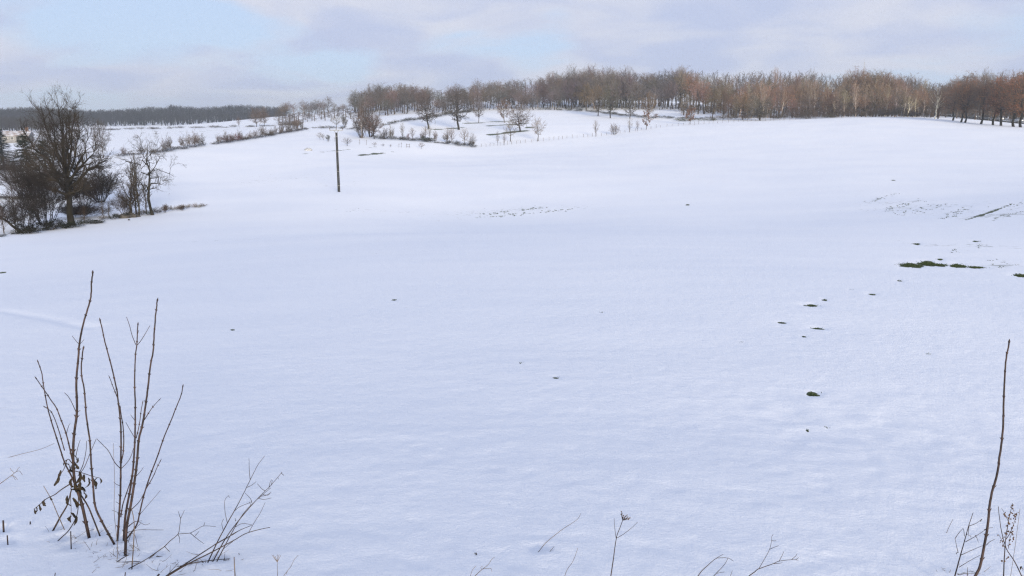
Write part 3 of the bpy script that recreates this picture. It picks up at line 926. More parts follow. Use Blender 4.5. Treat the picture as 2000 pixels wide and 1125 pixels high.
# single trees and bushes: kind, x, range, top y, width px, label, options
ST = [
    ('dense', 501, 405, 209, 30, 'round brown tree on the far hedge line, left of its neighbour', dict(tw=(0.108, 0.072, 0.058))),
    ('dense', 516, 402, 208, 26, 'round brown tree on the far hedge line, right of its neighbour', dict(tw=(0.101, 0.072, 0.061))),
    ('sapling', 467, 420, 226, 12, 'small reddish tree on the far hedge line', dict(tw=(0.122, 0.072, 0.058))),
    ('sapling', 580, 335, 232, 14, 'thin pale tree at the upper end of the long hedge', dict(tw=LIGHT)),
    ('round_sapling', 657, 330, 224, 26, 'pale rounded tree beside a dark one above the pole top', dict(tw=LIGHT)),
    ('leafy_bush', 673, 330, 223, 16, 'dark leafy small tree right of the pale rounded tree', dict(tw=GREY, lf=(.05, .048, .035))),
    ('tall_bush', 706, 272, 202, 46, 'dense brown clump of upright stems left of the first oak', dict(tw=(.052, .042, .037))),
    ('tall_bush', 724, 276, 204, 46, 'second dense brown clump behind the tall clump of stems', dict(tw=(.056, .044, .038))),
    ('birch', 707, 268, 206, 18, 'white-stemmed birch standing in the dense brown clump', dict(bk=PALE)),
    ('oak', 731, 268, 222, 40, 'small dark oak leaning over the brown clump', dict(bk=DARKB)),
    ('bush', 752, 266, 249, 30, 'grey rounded bush right of the dense brown clump', dict(tw=GREY)),
    ('oak', 837, 305, 180, 54, 'broad bare oak standing left of the larger oak', dict(bk=DARKB, tw=(.060, .052, .048), var=0)),
    ('oak', 896, 302, 170, 68, 'largest bare oak in the snowy meadow with low spreading limbs', dict(bk=DARKB, tw=(.062, .054, .050), var=1)),
    ('dense', 935, 330, 182, 30, 'slim bare tree just right of the largest oak', dict(tw=GREY)),
    ('russet', 985, 325, 190, 32, 'russet-leaved oak in the snowy meadow', dict(name='russet_oak_tree')),
    ('oak', 1016, 285, 200, 50, 'bare oak with a straight trunk beside the russet oak', dict(bk=DARKB, tw=BROWN, var=0)),
    ('round_sapling', 997, 262, 233, 32, 'young forked tree at the fence below the straight oak', dict(tw=LIGHT)),
    ('round_sapling', 1051, 261, 227, 36, 'young round tree at the fence right of the straight oak', dict(tw=LIGHT)),
    ('sapling', 787, 264, 238, 13, 'thin upright tree rising from the bramble hedge, leftmost', dict(tw=LIGHT)),
    ('sapling', 805, 264, 247, 15, 'thin forked tree in the bramble hedge right of a red bush', dict(tw=LIGHT)),
    ('russet_sapling', 797, 262, 260, 8, 'tiny dark red leafy bush in the bramble hedge', dict(lf=(.12, .035, .03))),
    ('sapling', 831, 270, 244, 14, 'thin tree below the first oak, left of two', dict(tw=LIGHT)),
    ('sapling', 839, 268, 243, 12, 'thin tree below the first oak, right of two', dict(tw=LIGHT)),
    ('sapling', 874, 257, 248, 18, 'young tree in the hedge below the largest oak, left of two', dict(tw=LIGHT)),
    ('sapling', 883, 256, 247, 18, 'young tree in the hedge below the largest oak, right of two', dict(tw=LIGHT)),
    ('round_sapling', 907, 254, 249, 24, 'young spreading tree at the hedge end', dict(tw=LIGHT)),
    ('sapling', 922, 252, 258, 16, 'small pale tree closing the bramble hedge at the fence', dict(tw=LIGHT)),
    ('round_sapling', 823, 237, 277, 15, 'tiny standard tree alone in the snow below the bramble hedge', dict(tw=BROWN)),
    ('sapling', 972, 254, 254, 9, 'very thin sapling at the start of the fence', dict(tw=LIGHT)),
    ('sapling', 985, 254, 256, 9, 'short thin sapling at the fence left of the forked tree', dict(tw=LIGHT)),
    ('bush', 1200, 272, 239, 25, 'round bare bush standing at the fence', dict(tw=GREY)),
    ('sapling', 1163, 268, 232, 14, 'thin sapling at the fence left of the round bush', dict(tw=LIGHT)),
    ('sapling', 1230, 276, 231, 12, 'thin sapling at the fence right of the round bush', dict(tw=LIGHT)),
    ('sapling', 1245, 278, 234, 10, 'shorter sapling at the fence between two taller ones', dict(tw=LIGHT)),
    ('russet_sapling', 1262, 282, 215, 18, 'russet-leaved young tree at the fence', dict()),
    ('russet_sapling', 1281, 335, 221, 13, 'small orange-leaved bush in the far meadow hedge', dict()),
    ('russet_sapling', 1348, 297, 206, 24, 'russet-leaved young tree standing alone by the crest', dict()),
    ('dense', 1145, 382, 160, 44, 'large olive-brown tree before the highest wood, left of three', dict(tw=OLIVE)),
    ('dense', 1168, 350, 166, 46, 'large olive-brown tree before the highest wood, middle of three', dict(tw=OLIVE)),
    ('dense', 1192, 338, 163, 52, 'largest dark tree with leaning double trunk before the wood', dict(tw=(0.076, 0.071, 0.059), bk=DARKB)),
    ('dense', 1230, 336, 182, 40, 'spreading bare tree right of the leaning double trunk', dict(tw=GREY)),
    ('dense', 1266, 334, 178, 38, 'rounded olive tree above the russet young tree', dict(tw=OLIVE)),
    ('dense', 1340, 330, 180, 36, 'round yellowish-olive tree at the meadow corner', dict(tw=(0.130, 0.097, 0.054))),
    ('dense', 1391, 326, 168, 44, 'round brown tree at the left end of the crest wood', dict(tw=OLIVE)),
    ('dense', 1412, 328, 172, 40, 'dark-trunked brown tree beside the round brown tree', dict(tw=BROWN)),
    ('dense', 1484, 318, 188, 78, 'wide low willow spreading before the crest wood', dict(tw=(0.108, 0.086, 0.065), bk=DARKB)),
    ('dense', 1450, 326, 182, 40, 'yellow-brown tree left of the wide low willow', dict(tw=(0.130, 0.094, 0.058))),
    ('dense', 1580, 335, 190, 60, 'wide brown thicket tree at the front of the crest wood', dict(tw=BROWN)),
    ('dense', 1625, 333, 185, 50, 'brown thicket tree right of the wide thicket tree', dict(tw=BROWN)),
    ('sapling', 1644, 328, 190, 22, 'slim dark tree at the corner of the crest wood', dict(tw=GREY)),
    ('birch', 1826, 322, 168, 30, 'white double-stemmed birch where the road leaves the wood', dict(bk=(.72, .66, .58))),
    ('round_sapling', 678, 236, 268, 24, 'small bare fruit tree just right of the pole', dict(tw=GREY, bk=DARKB)),
    ('round_sapling', 625, 262, 257, 14, 'pale fruit tree left of the pole top', dict(tw=LIGHT)),
    ('sapling', 632, 258, 260, 9, 'slim pale fruit tree left of the pole top', dict(tw=LIGHT)),
    ('leafy_bush', 641, 252, 262, 9, 'small dark evergreen bush left of the pole', dict(tw=GREY, lf=(.03, .04, .025))),
    ('round_sapling', 732, 240, 277, 12, 'short bare fruit tree on the path edge, left of three', dict(tw=LIGHT)),
    ('round_sapling', 748, 239, 280, 11, 'short bare fruit tree on the path edge, middle of three', dict(tw=BROWN)),
    ('sapling', 763, 238, 281, 7, 'pollarded thin fruit tree on the path edge, right of three', dict(tw=BROWN)),
    # near group at the left, bark and twigs coloured darker to stand for cloud shade
    ('big', 140, 90, 182, 150, 'tall dark multi-limbed tree at the left end of the field edge', dict(tw=(0.035, 0.028, 0.023), bk=DARKB, rz=.4)),
    ('near_bush', 88, 92, 318, 140, 'dark dense thicket at the foot of the tall tree', dict(tw=(0.023, 0.019, 0.016), bk=DARKB, var=0)),
    ('near_bush', 50, 86, 372, 90, 'low dark thicket left of the tall tree', dict(tw=(0.029, 0.023, 0.019), bk=DARKB, var=1)),
    ('willow_bush', 196, 116, 318, 92, 'dense rounded willow bush behind the tall tree', dict(tw=(0.043, 0.035, 0.026), bk=DARKB)),
    ('near_bush', 168, 106, 330, 60, 'reddish-brown bush between tall tree and rounded willow', dict(tw=(0.043, 0.029, 0.023), bk=DARKB, var=1)),
    ('crooked', 298, 99, 254, 104, 'crooked bare tree with drooping limbs at the field edge', dict(tw=(0.049, 0.041, 0.035), bk=DARKB, rz=.2)),
    ('forked', 252, 97, 330, 62, 'low forked tree left of the crooked tree', dict(tw=(0.049, 0.041, 0.036), bk=DARKB, rz=.5)),
    ('pole_tree', 272, 99, 292, 32, 'slender pole-like tree between the forked and crooked trees', dict(tw=(0.070, 0.058, 0.049), bk=(0.058, 0.052, 0.041), var=0)),
    ('pole_tree', 266, 101, 318, 30, 'second slender pole tree beside the first, shorter', dict(tw=(0.070, 0.058, 0.049), bk=(0.058, 0.052, 0.041), var=1)),
    ('pole_tree', 286, 101, 350, 22, 'shortest pole sapling against the crooked tree', dict(tw=(0.070, 0.058, 0.049), var=1)),
    ('near_bush', 244, 100, 372, 50, 'sparse twiggy bush at the foot of the forked tree', dict(tw=(0.052, 0.043, 0.038), var=0)),
    ('leaning', 42, 84, 388, 60, 'dark trunk leaning left at the picture edge', dict(tw=(0.035, 0.029, 0.024), bk=DARKB, rz=0.0)),
    ('pole_tree', 203, 96, 388, 12, 'thin sapling right of the tall tree, left of two', dict(tw=(0.058, 0.049, 0.041), var=0)),
    ('pole_tree', 213, 97, 392, 12, 'thin sapling right of the tall tree, right of two', dict(tw=(0.058, 0.049, 0.041), var=1)),
    ('pole_tree', 165, 92, 400, 14, 'thin sapling close beside the tall trunk', dict(tw=(0.046, 0.035, 0.029), var=1)),
    ('pole_tree', 30, 88, 355, 16, 'thin upright sapling above the leaning trunk', dict(tw=(0.046, 0.035, 0.029), var=0)),
    ('pole_tree', 8, 84, 395, 18, 'slim sapling cut by the left picture edge', dict(tw=(0.052, 0.035, 0.029), var=1)),
    ('leafy_bush', 223, 95, 418, 22, 'dark evergreen bramble mound by the stones', dict(tw=(0.023, 0.023, 0.017), lf=(0.012, 0.016, 0.008), var=0)),
    ('leafy_bush', 247, 97, 420, 16, 'small evergreen bramble under the forked tree', dict(tw=(0.023, 0.023, 0.017), lf=(0.013, 0.017, 0.009), var=1)),
    ('leafy_bush', 292, 99, 420, 18, 'ivy clump at the foot of the crooked tree', dict(tw=(0.023, 0.023, 0.017), lf=(0.013, 0.019, 0.008), var=0)),
    ('leafy_bush', 100, 86, 425, 60, 'dark bramble bank under the thicket', dict(tw=(0.017, 0.016, 0.013), lf=(0.009, 0.010, 0.006), var=0)),
    ('leafy_bush', 55, 83, 433, 50, 'dark bramble bank left of the tall trunk', dict(tw=(0.017, 0.016, 0.013), lf=(0.010, 0.010, 0.007), var=1)),
    ('near_bush', 322, 102, 398, 18, 'small reddish dead weed clump right of the crooked tree', dict(tw=(0.064, 0.041, 0.032), var=0)),
    ('near_bush', 356, 104, 398, 12, 'single upright weed on the field edge', dict(tw=(0.058, 0.043, 0.032), var=1)),
    ('near_bush', 45, 128, 296, 90, 'dark scrub below the conifers at the left', dict(tw=(.044, .037, .031), bk=DARKB, var=1)),
    ('near_bush', 100, 122, 318, 70, 'dark scrub behind the tall tree trunk', dict(tw=(.048, .040, .034), bk=DARKB, var=0)),
    ('conifer', 58, 150, 258, 62, 'dark green conifer behind the tall tree', dict(tw=(0.012, 0.019, 0.013), bk=DARKB, var=1, name='conifer_tree')),
    ('conifer', 92, 160, 270, 60, 'second dark conifer right behind the first', dict(tw=(0.014, 0.019, 0.013), bk=DARKB, var=1, name='conifer_tree')),
    ('conifer', 8, 200, 252, 40, 'blue-green conifer at the left picture edge', dict(tw=(0.013, 0.019, 0.019), bk=DARKB, var=0, name='conifer_tree')),
    ('conifer', -6, 215, 262, 34, 'lower conifer cut by the left picture edge', dict(tw=(0.012, 0.016, 0.016), bk=DARKB, var=0, name='conifer_tree')),
    ('dense', 105, 190, 250, 80, 'brown bare tree crowding behind the tall tree', dict(tw=(0.043, 0.035, 0.029), bk=DARKB)),
    ('dense', 40, 185, 290, 70, 'low brown tree in front of the dark conifers', dict(tw=(0.041, 0.035, 0.029), bk=DARKB)),
    ('dense', 202, 205, 232, 36, 'brown bare tree seen right of the tall crown', dict(tw=(0.058, 0.046, 0.039))),
]
for k, px, r, yt, wp, lab, op in ST:
    op = dict(op)
    nm = op.pop('name', None)
    bushy = 'bush' in k
    tree(k, px, r, yt, wp, lab, 'bush' if bushy else 'tree', name=nm or ('bush' if bushy else 'bare_tree'), **op)

# avenue along the road at the right edge
AV = [(1832, 326, 175, 34, 0, 'first and thinnest'), (1861, 314, 160, 44, 1, 'second'), (1877, 306, 158, 46, 0, 'third, the left stem of a pair'), (1885, 305, 152, 46, 1, 'fourth, the right stem of a pair'),
      (1916, 302, 150, 52, 0, 'fifth, by the street lamp'), (1939, 299, 150, 52, 1, 'sixth'), (1955, 296, 147, 54, 1, 'seventh'), (1979, 291, 146, 60, 1, 'eighth, thick and leaning'), (1993, 288, 142, 62, 1, 'last, at the picture edge')]
for px, r, yt, wp, rus, lab in AV:
    tree('avenue_russet' if rus else 'avenue', px, r, yt, wp, 'dark-trunked avenue tree beside the road, ' + lab + ' from the left', 'tree', 'avenue trees beside the road',
         tw=(.105, .070, .052), bk=(.018, .016, .014), lf=(.22, .095, .050), name='avenue_tree')


# hedges: one thing each, made of bushes
def hedge(name, label, pix, hpx, wm, step, colr, kind='bush', jitter=.4, group=None, lf=None):
    """pix: list of (px, range); hpx: height in photograph pixels"""
    p0 = ground(*pix[0])
    root = thing(name, label, 'hedge', p0, group)
    for (a, ra), (b, rb) in zip(pix[:-1], pix[1:]):
        A, B = ground(a, ra), ground(b, rb)
        n = max(1, int((B - A).length / step))
        for i in range(n):
            f = (i + rnd.random()) / n
            px, r = a + (b - a) * f, ra + (rb - ra) * f + rnd.uniform(-wm, wm)
            g = ground(px, r)
            me = rnd.choice(PROTO[kind])
            H = hpx * r / F * rnd.uniform(1 - jitter, 1 + jitter)
            s = wm * rnd.uniform(.8, 1.5) / me['w'] * 2
            t = link('hedge_bush', me['crown'], root, (g.x - p0.x, g.y - p0.y, g.z - p0.z - .05), vary(colr, .25))
            t.scale = (s, s, H); t.rotation_euler = (0, 0, rnd.uniform(0, 6.28))
            if 'leaves' in me:
                l = link('leaves', me['leaves'], t, color=vary(lf or (.03, .035, .02), .2))
    return root


hedge('hedge', 'long bare hedge climbing the slope left of the pole', [(410, 238), (450, 248), (500, 268), (545, 290), (600, 322)], 6.5, 1.7, 2.6, (.045, .036, .032))
hedge('hedge', 'tall saplings standing in the long climbing hedge', [(418, 240), (470, 255), (530, 282), (590, 315)], 18, .95, 3.6, (.095, .076, .066), 'tall_bush', .45)
hedge('hedge', 'dark hedge behind the crooked tree on the left slope', [(226, 206), (300, 212), (350, 224), (400, 234)], 7.5, 1.7, 2.2, (.042, .035, .031))
hedge('hedge', 'grey saplings along the dark hedge on the left slope', [(232, 207), (300, 214), (345, 222)], 22, 1.0, 4.0, (.08, .066, .06), 'tall_bush', .4)
hedge('hedge', 'pale clump of upright bushes at the hedge end', [(352, 226), (375, 230), (398, 235)], 26, 1.1, 1.9, (.105, .085, .074), 'tall_bush', .25)
hedge('hedge', 'red-brown beech bushes at the foot of the long hedge', [(438, 244), (452, 248), (464, 252)], 14, 2.2, 2.6, (.085, .036, .031), 'bush', .25)
hedge('hedge', 'thin dark far hedge line below the distant wood', [(-20, 470), (120, 455), (260, 450), (400, 430), (470, 412), (565, 395)], 4.5, 3.0, 5.0, (.06, .055, .05))
hedge('hedge', 'dark bushes on the far hedge right of the round trees', [(545, 375), (570, 365), (585, 345)], 11, 3.0, 4.5, (.075, .062, .055))
hedge('hedge', 'low dark hedge under the pale rounded tree', [(612, 330), (650, 326), (692, 318)], 5, 1.6, 2.0, (.05, .048, .036))
hedge('hedge', 'low dark hedge running from the brown clump up to the copse', [(745, 322), (790, 335), (830, 350), (872, 372), (930, 392)], 6.5, 2.0, 2.2, (.055, .054, .042))
hedge('hedge', 'dark bramble hedge along the near edge of the meadow', [(733, 266), (775, 262), (812, 258), (850, 254), (890, 252), (928, 251)], 7, 1.5, 1.0, (.040, .036, .029), 'bush', .5)
hedge('hedge', 'brown twiggy scrub standing above the bramble hedge', [(738, 268), (775, 264), (830, 262), (900, 256), (925, 253)], 20, 1.3, 5.5, (.095, .076, .066), 'tall_bush', .55)
hedge('hedge', 'dark evergreen bushes bulging from the bramble hedge', [(818, 258), (833, 256), (846, 255)], 10, 1.8, 1.6, (.04, .045, .03), 'leafy_bush', .25, lf=(.022, .034, .022))
hedge('hedge', 'scrubby ground hedge at the foot of the meadow wood', [(1055, 388), (1110, 382), (1160, 372), (1215, 350), (1265, 338), (1320, 332), (1400, 326)], 5, 2.0, 2.2, (.07, .066, .05))
hedge('hedge', 'green-brown scrub below the round olive trees', [(1318, 318), (1350, 316), (1400, 318)], 5.5, 2.0, 1.8, (.06, .065, .04))
hedge('hedge', 'twiggy undergrowth along the front of the crest wood', [(1405, 322), (1480, 322), (1560, 328), (1640, 332), (1740, 334), (1815, 326)], 14, 3.0, 2.0, (.075, .057, .047), 'bush', .5)
hedge('hedge', 'dark twiggy patch at the crest corner', [(1560, 324), (1600, 325), (1646, 326)], 8, 2.0, 1.8, (.075, .062, .055), 'bush', .4)
hedge('hedge', 'dark roadside thicket behind the parked avenue trunks', [(1838, 384), (1900, 380), (1960, 372), (2040, 360)], 34, 4.0, 3.0, (.055, .045, .040), 'bush', .35)
hedge('hedge', 'dark lane hedge at the far left below the conifers', [(-40, 190), (0, 186), (60, 182)], 13, 2.5, 1.6, (.030, .027, .026), 'bush', .25)
hedge('hedge', 'low brown hedge along the track at the left edge', [(-40, 132), (0, 130), (70, 124)], 7, 1.2, 1.0, (.045, .038, .032), 'bush', .3)
hedge('hedge', 'tawny dead grass and weeds on the field edge tip', [(335, 104), (365, 106), (402, 108)], 8, .6, .6, (.11, .088, .056), 'bush', .4)
hedge('hedge', 'dead bracken bank right of the tall trunk', [(148, 97), (178, 100)], 26, 1.8, .9, (.034, .023, .020), 'near_bush', .2)
hedge('hedge', 'dark brambles lining the near field edge', [(-20, 80.5), (60, 83), (130, 87.5), (200, 93)], 8, .9, 1.1, (.034, .031, .025), 'leafy_bush', .55, lf=(.026, .029, .018))
hedge('hedge', 'thin weeds along the field edge under the bare trees', [(200, 94), (260, 98), (335, 103)], 12, .7, 1.2, (.05, .042, .036), 'bush', .5)

# ------------------------------------------------------------------ things people built
M_WOOD = mat('weathered_wood', noisy(14, (.018, .018, .017), (.040, .040, .037), stretch=(1, 1, .12), bump=.3), rough=.85)
M_STEEL = mat('dull_steel', noisy(8, (.16, .165, .165), (.26, .265, .26)), rough=.5, spec=.5)
M_GLAZE = mat('brown_glaze', noisy(5, (.06, .035, .022), (.09, .05, .03)), rough=.25, spec=.5)
M_POST = mat('fence_wood', noisy(9, (.075, .062, .050), (.15, .125, .10), stretch=(1, 1, .2)), rough=.9)
M_ASPH = mat('asphalt', noisy(3, (.045, .045, .048), (.075, .075, .078)), rough=.8)
M_STONE = mat('dark_stone', noisy(4, (.035, .034, .032), (.09, .085, .08), bump=.5), rough=.9)
M_WALL = mat('cream_render', noisy(1.2, (.20, .205, .22), (.26, .262, .275)), rough=.9)
M_ROOF = mat('snowy_roof', noisy(.7, (.55, .58, .66), (.26, .22, .21)), rough=.8)
M_BRICK = mat('red_brick', noisy(6, (.12, .075, .06), (.20, .12, .09)), rough=.9)
M_GLASS = mat('dark_glass', noisy(2, (.02, .025, .03), (.04, .045, .05)), rough=.15, spec=.6)
M_RUBBER = mat('tyre_rubber', noisy(20, (.012, .012, .012), (.022, .022, .022)), rough=.8)
M_CARP = [mat('car_paint', noisy(3, a, b), rough=.3, spec=.5) for a, b in (((.05, .09, .14), (.07, .12, .18)), ((.03, .05, .10), (.04, .07, .13)), ((.45, .45, .46), (.55, .55, .56)), ((.55, .58, .62), (.66, .68, .72)))]


def lamp_mat(t, p):
    p.inputs['Emission Color'].default_value = (1, .97, .9, 1)
    p.inputs['Emission Strength'].default_value = 1.6
    return (.8, .8, .78)


M_LAMP = mat('lit_headlight', lamp_mat, rough=.2)

# power pole: two timbers side by side, bracket, cross-arm, three insulators
pb = ground(662, 118, 330)
ph = pt(661, 259, 118).z - pb.z
pole = thing('power_pole', 'dark twin-timber power pole with cross-arm standing alone in the snow', 'power pole', pb)
for s in (-1, 1):
    m = MB()
    zz = np.linspace(-.4, ph, 9)
    m.tube([(s * (.098 - .022 * z / ph) + .006 * math.sin(z), 0, z) for z in zz], [.092 - .02 * max(z, 0) / ph for z in zz], 10)
    m.build('timber', M_WOOD, pole, True)
m = MB()
for z in (.9, ph * .35, ph * .68, ph - .5): m.box((0, -.085, z), (.36, .03, .07))
m.build('clamp_plate', M_STEEL, pole)
m = MB()
m.tube([(-.12, 0, ph - .15), (-.17, 0, ph + .10), (-.36, 0, ph + .30)], [.035, .03, .03], 6)
m.tube([(.12, 0, ph - .15), (.17, 0, ph + .10), (.36, 0, ph + .30)], [.035, .03, .03], 6)
m.build('bracket', M_STEEL, pole, True)
m = MB(); m.box((0, 0, ph + .33), (1.9, .09, .09)); m.build('cross_arm', M_STEEL, pole)
for x in (-.90, 0, .90):
    m = MB()
    m.tube([(x, 0, ph + .375), (x, 0, ph + .43), (x, 0, ph + .45), (x, 0, ph + .52), (x, 0, ph + .53), (x, 0, ph + .60), (x, 0, ph + .63)], [.018, .018, .055, .05, .065, .055, .02], 8)
    m.build('insulator', M_GLAZE, pole, True)

# post-and-wire fence along the far edge of the field
FP = [(930, 251), (1060, 259.5), (1180, 269.5), (1300, 287), (1420, 302), (1500, 314), (1600, 324)]
f0 = ground(*FP[0])
fence = thing('fence', 'post and wire fence along the far edge of the field', 'fence', f0)
pm = MB(); pm.tube([(0, 0, -.25), (0, 0, .6), (.01, 0, 1.12), (.012, 0, 1.15)], [.048, .046, .042, .02], 6); pme = pm.mesh('post', M_POST)
line = []
xs = [FP[0][0]]
while xs[-1] < 1600: xs.append(xs[-1] + rnd.uniform(6.8, 12.5))
for px in xs:
    r = float(np.interp(px, [a for a, b in FP], [b for a, b in FP]))
    g = ground(px, r)
    o = link('post', pme, fence, g - f0)
    o.scale = (1, 1, rnd.uniform(.75, 1.15)); o.rotation_euler = (rnd.gauss(0, .05), rnd.gauss(0, .06), rnd.uniform(0, 6))
    line.append(g - f0)
for hz in (.45, .9):
    m = MB(); m.tube([(p.x, p.y, p.z + hz) for p in line], .006, 3, cap=False); m.build('wire', M_STEEL, fence)

# garden stakes and a hurdle in the orchard
for i, (px, r, h, lab) in enumerate(((702, 243, 1.5, 'wooden stake left of the path-edge fruit trees'), (716, 242, 1.5, 'wooden stake beside the first path-edge fruit tree'),
                                     (654, 252, 1.3, 'wooden stake just left of the pole'), (779, 238, 1.1, 'short stake left of the wooden hurdle'), (784, 238, 1.5, 'taller stake left of the wooden hurdle'))):
    st = thing('garden_stake', lab, 'stake', ground(px, r), 'stakes in the orchard')
    o = link('stake', pme, st); o.scale = (.9, .9, h / 1.1); o.rotation_euler = (rnd.gauss(0, .04), rnd.gauss(0, .06), 0)
    m = MB(); m.box((.04, 0, h * .8), (.34, .035, .05)); m.build('tie_rail', M_POST, st)
hd = thing('hurdle', 'small open wooden hurdle frame in the orchard snow', 'hurdle', ground(797, 238))
for x in (-.45, .45):
    o = link('post', pme, hd, (x, 0, 0))
for z in (.35, .92):
    m = MB(); m.box((0, -.05, z), (1.1, .04, .07)); m.build('rail', M_POST, hd)
g = ground(602, 215)
m = MB(); m.blob((0, 0, .1), (1.1, .7, .6), 3, .15, 14, 8)
heap = m.build('snow_heap', mat('snowy_grass', noisy(3, (.50, .54, .62), (.26, .27, .28))), None, True, None); heap.location = g
tag(heap, 'small rounded heap under snow in the field left of the pole', 'heap')

# stones at the field edge
for i, (px, r, s, lab) in enumerate(((241, 96.0, .55, 'dark stone beside the evergreen bramble mound'), (250, 96.3, .42, 'dark stone second from the bramble mound'), (258, 96.8, .6, 'largest dark stone in the row at the field edge'),
                                     (267, 97.2, .4, 'last dark stone in the row at the field edge'), (252, 93.0, .16, 'lone small stone in the snow below the row'))):
    m = MB(); m.blob((0, 0, s * .25), (s, s * .7, s * .55), 20 + i, .3, 10, 7)
    o = m.build('field_stone', M_STONE, None, True); o.location = ground(px, r, 420); o.rotation_euler = (0, 0, i * 1.3)
    tag(o, lab, 'stone', 'stones at the field edge')

# house in the valley at the far left
hb = ground(36, 330, 265)
hz0 = pt(36, 277, 330).z
house = thing('house', 'low cream house with snowy roof and brick chimney far left', 'house', (hb.x, hb.y, min(hb.z, hz0)), None, .25)
hh = pt(36, 263, 330).z - house.location.z
rt = pt(36, 255.5, 330).z - house.location.z
m = MB(); m.box((0, 0, hh / 2), (8.2, 6, hh)); m.build('wall', M_WALL, house)
m = MB()
a = [(-4.5, -3.5, hh - .25), (4.5, -3.5, hh - .25), (4.5, 0, rt), (-4.5, 0, rt), (-4.5, 3.5, hh - .25), (4.5, 3.5, hh - .25)]
b = [(x, y, z - .18) for x, y, z in a]
m.add(a + b, [(0, 1, 2, 3), (3, 2, 5, 4), (7, 6, 9, 8), (8, 9, 10, 11), (0, 6, 7, 1), (4, 5, 11, 10), (0, 3, 9, 6), (3, 4, 10, 9), (1, 7, 8, 2), (2, 8, 11, 5)])
roof = m.build('roof', M_ROOF, house)
m = MB()
for x in (-4.1, 4.1): m.add([(x, -3, hh - .3), (x, 3, hh - .3), (x, 0, rt - .2)], [(0, 1, 2)])
m.build('gable', M_WALL, house)
m = MB(); m.box((3.0, .3, rt + .35), (.9, .7, 1.5)); m.box((3.0, .3, rt + 1.14), (1.05, .85, .12)); m.build('chimney', M_BRICK, roof)
for x in (-2.8, -.9, 2.6):
    m = MB(); m.box((x, -3.02, hh * .55), (.95, .08, 1.0)); wn = m.build('window', mat('window_frame', noisy(3, (.6, .6, .58), (.7, .7, .68))) if x == -2.8 else bpy.data.materials['window_frame'], house)
    for dx in (-.22, .22):
        m = MB(); m.box((x + dx, -3.07, hh * .55), (.36, .03, .84)); m.build('pane', M_GLASS, wn)
m = MB(); m.box((.9, -3.03, min(1.0, hh * .4)), (.95, .08, min(2.0, hh * .8))); m.build('door', M_WOOD, house)

# road with guard rail and cars at the right edge
RD = [(1822, 392), (1840, 380), (1870, 366), (1900, 354), (1945, 343), (1990, 333), (2050, 322), (2130, 310)]


def road_pt(px, dr=0.0, dz=0.0):
    r = float(np.interp(px, [a for a, b in RD], [b for a, b in RD])) + dr
    g = ground(px, r)
    g.z = float(base_height(g.x, g.y)[0]) + dz
    return g


m = MB()
pxs = np.linspace(1822, 2130, 60)
v, f = [], []
for i, px in enumerate(pxs):
    for dr in (0, 7.5):
        v.append(road_pt(px, dr, .30))
    v.append(road_pt(px, -.4, -.3)); v.append(road_pt(px, 7.9, -.3))
    if i:
        a = 4 * (i - 1); b = 4 * i
        f += [(a, b, b + 1, a + 1), (a + 2, b + 2, b, a), (a + 1, b + 1, b + 3, a + 3)]
m.add([tuple(q) for q in v], f)
road = m.build('road', M_ASPH, None, True)
tag(road, 'grey road running behind the avenue trees', None, None, 'structure')
r0 = road_pt(1838, -.8)
rail = thing('guard_rail', 'grey steel guard rail between avenue trees and road', 'guard rail', r0)
pxr = np.linspace(1838, 2110, 48)
P = [road_pt(px, -.8, .30) - r0 for px in pxr]
m = MB()
v, f = [], []
for i, p in enumerate(P):
    for (dy, dz) in ((0, .42), (-.06, .50), (0, .58), (-.06, .66), (0, .74)): v.append((p.x, p.y + dy, p.z + dz))
    if i:
        for k in range(4): f.append((5 * (i - 1) + k, 5 * i + k, 5 * i + k + 1, 5 * (i - 1) + k + 1))
m.add(v, f); m.build('rail', M_STEEL, rail, True)
gm = MB(); gm.box((0, .05, .2), (.10, .12, 1.0)); gme = gm.mesh('post', M_STEEL)
for p in P[::2]: link('post', gme, rail, p)


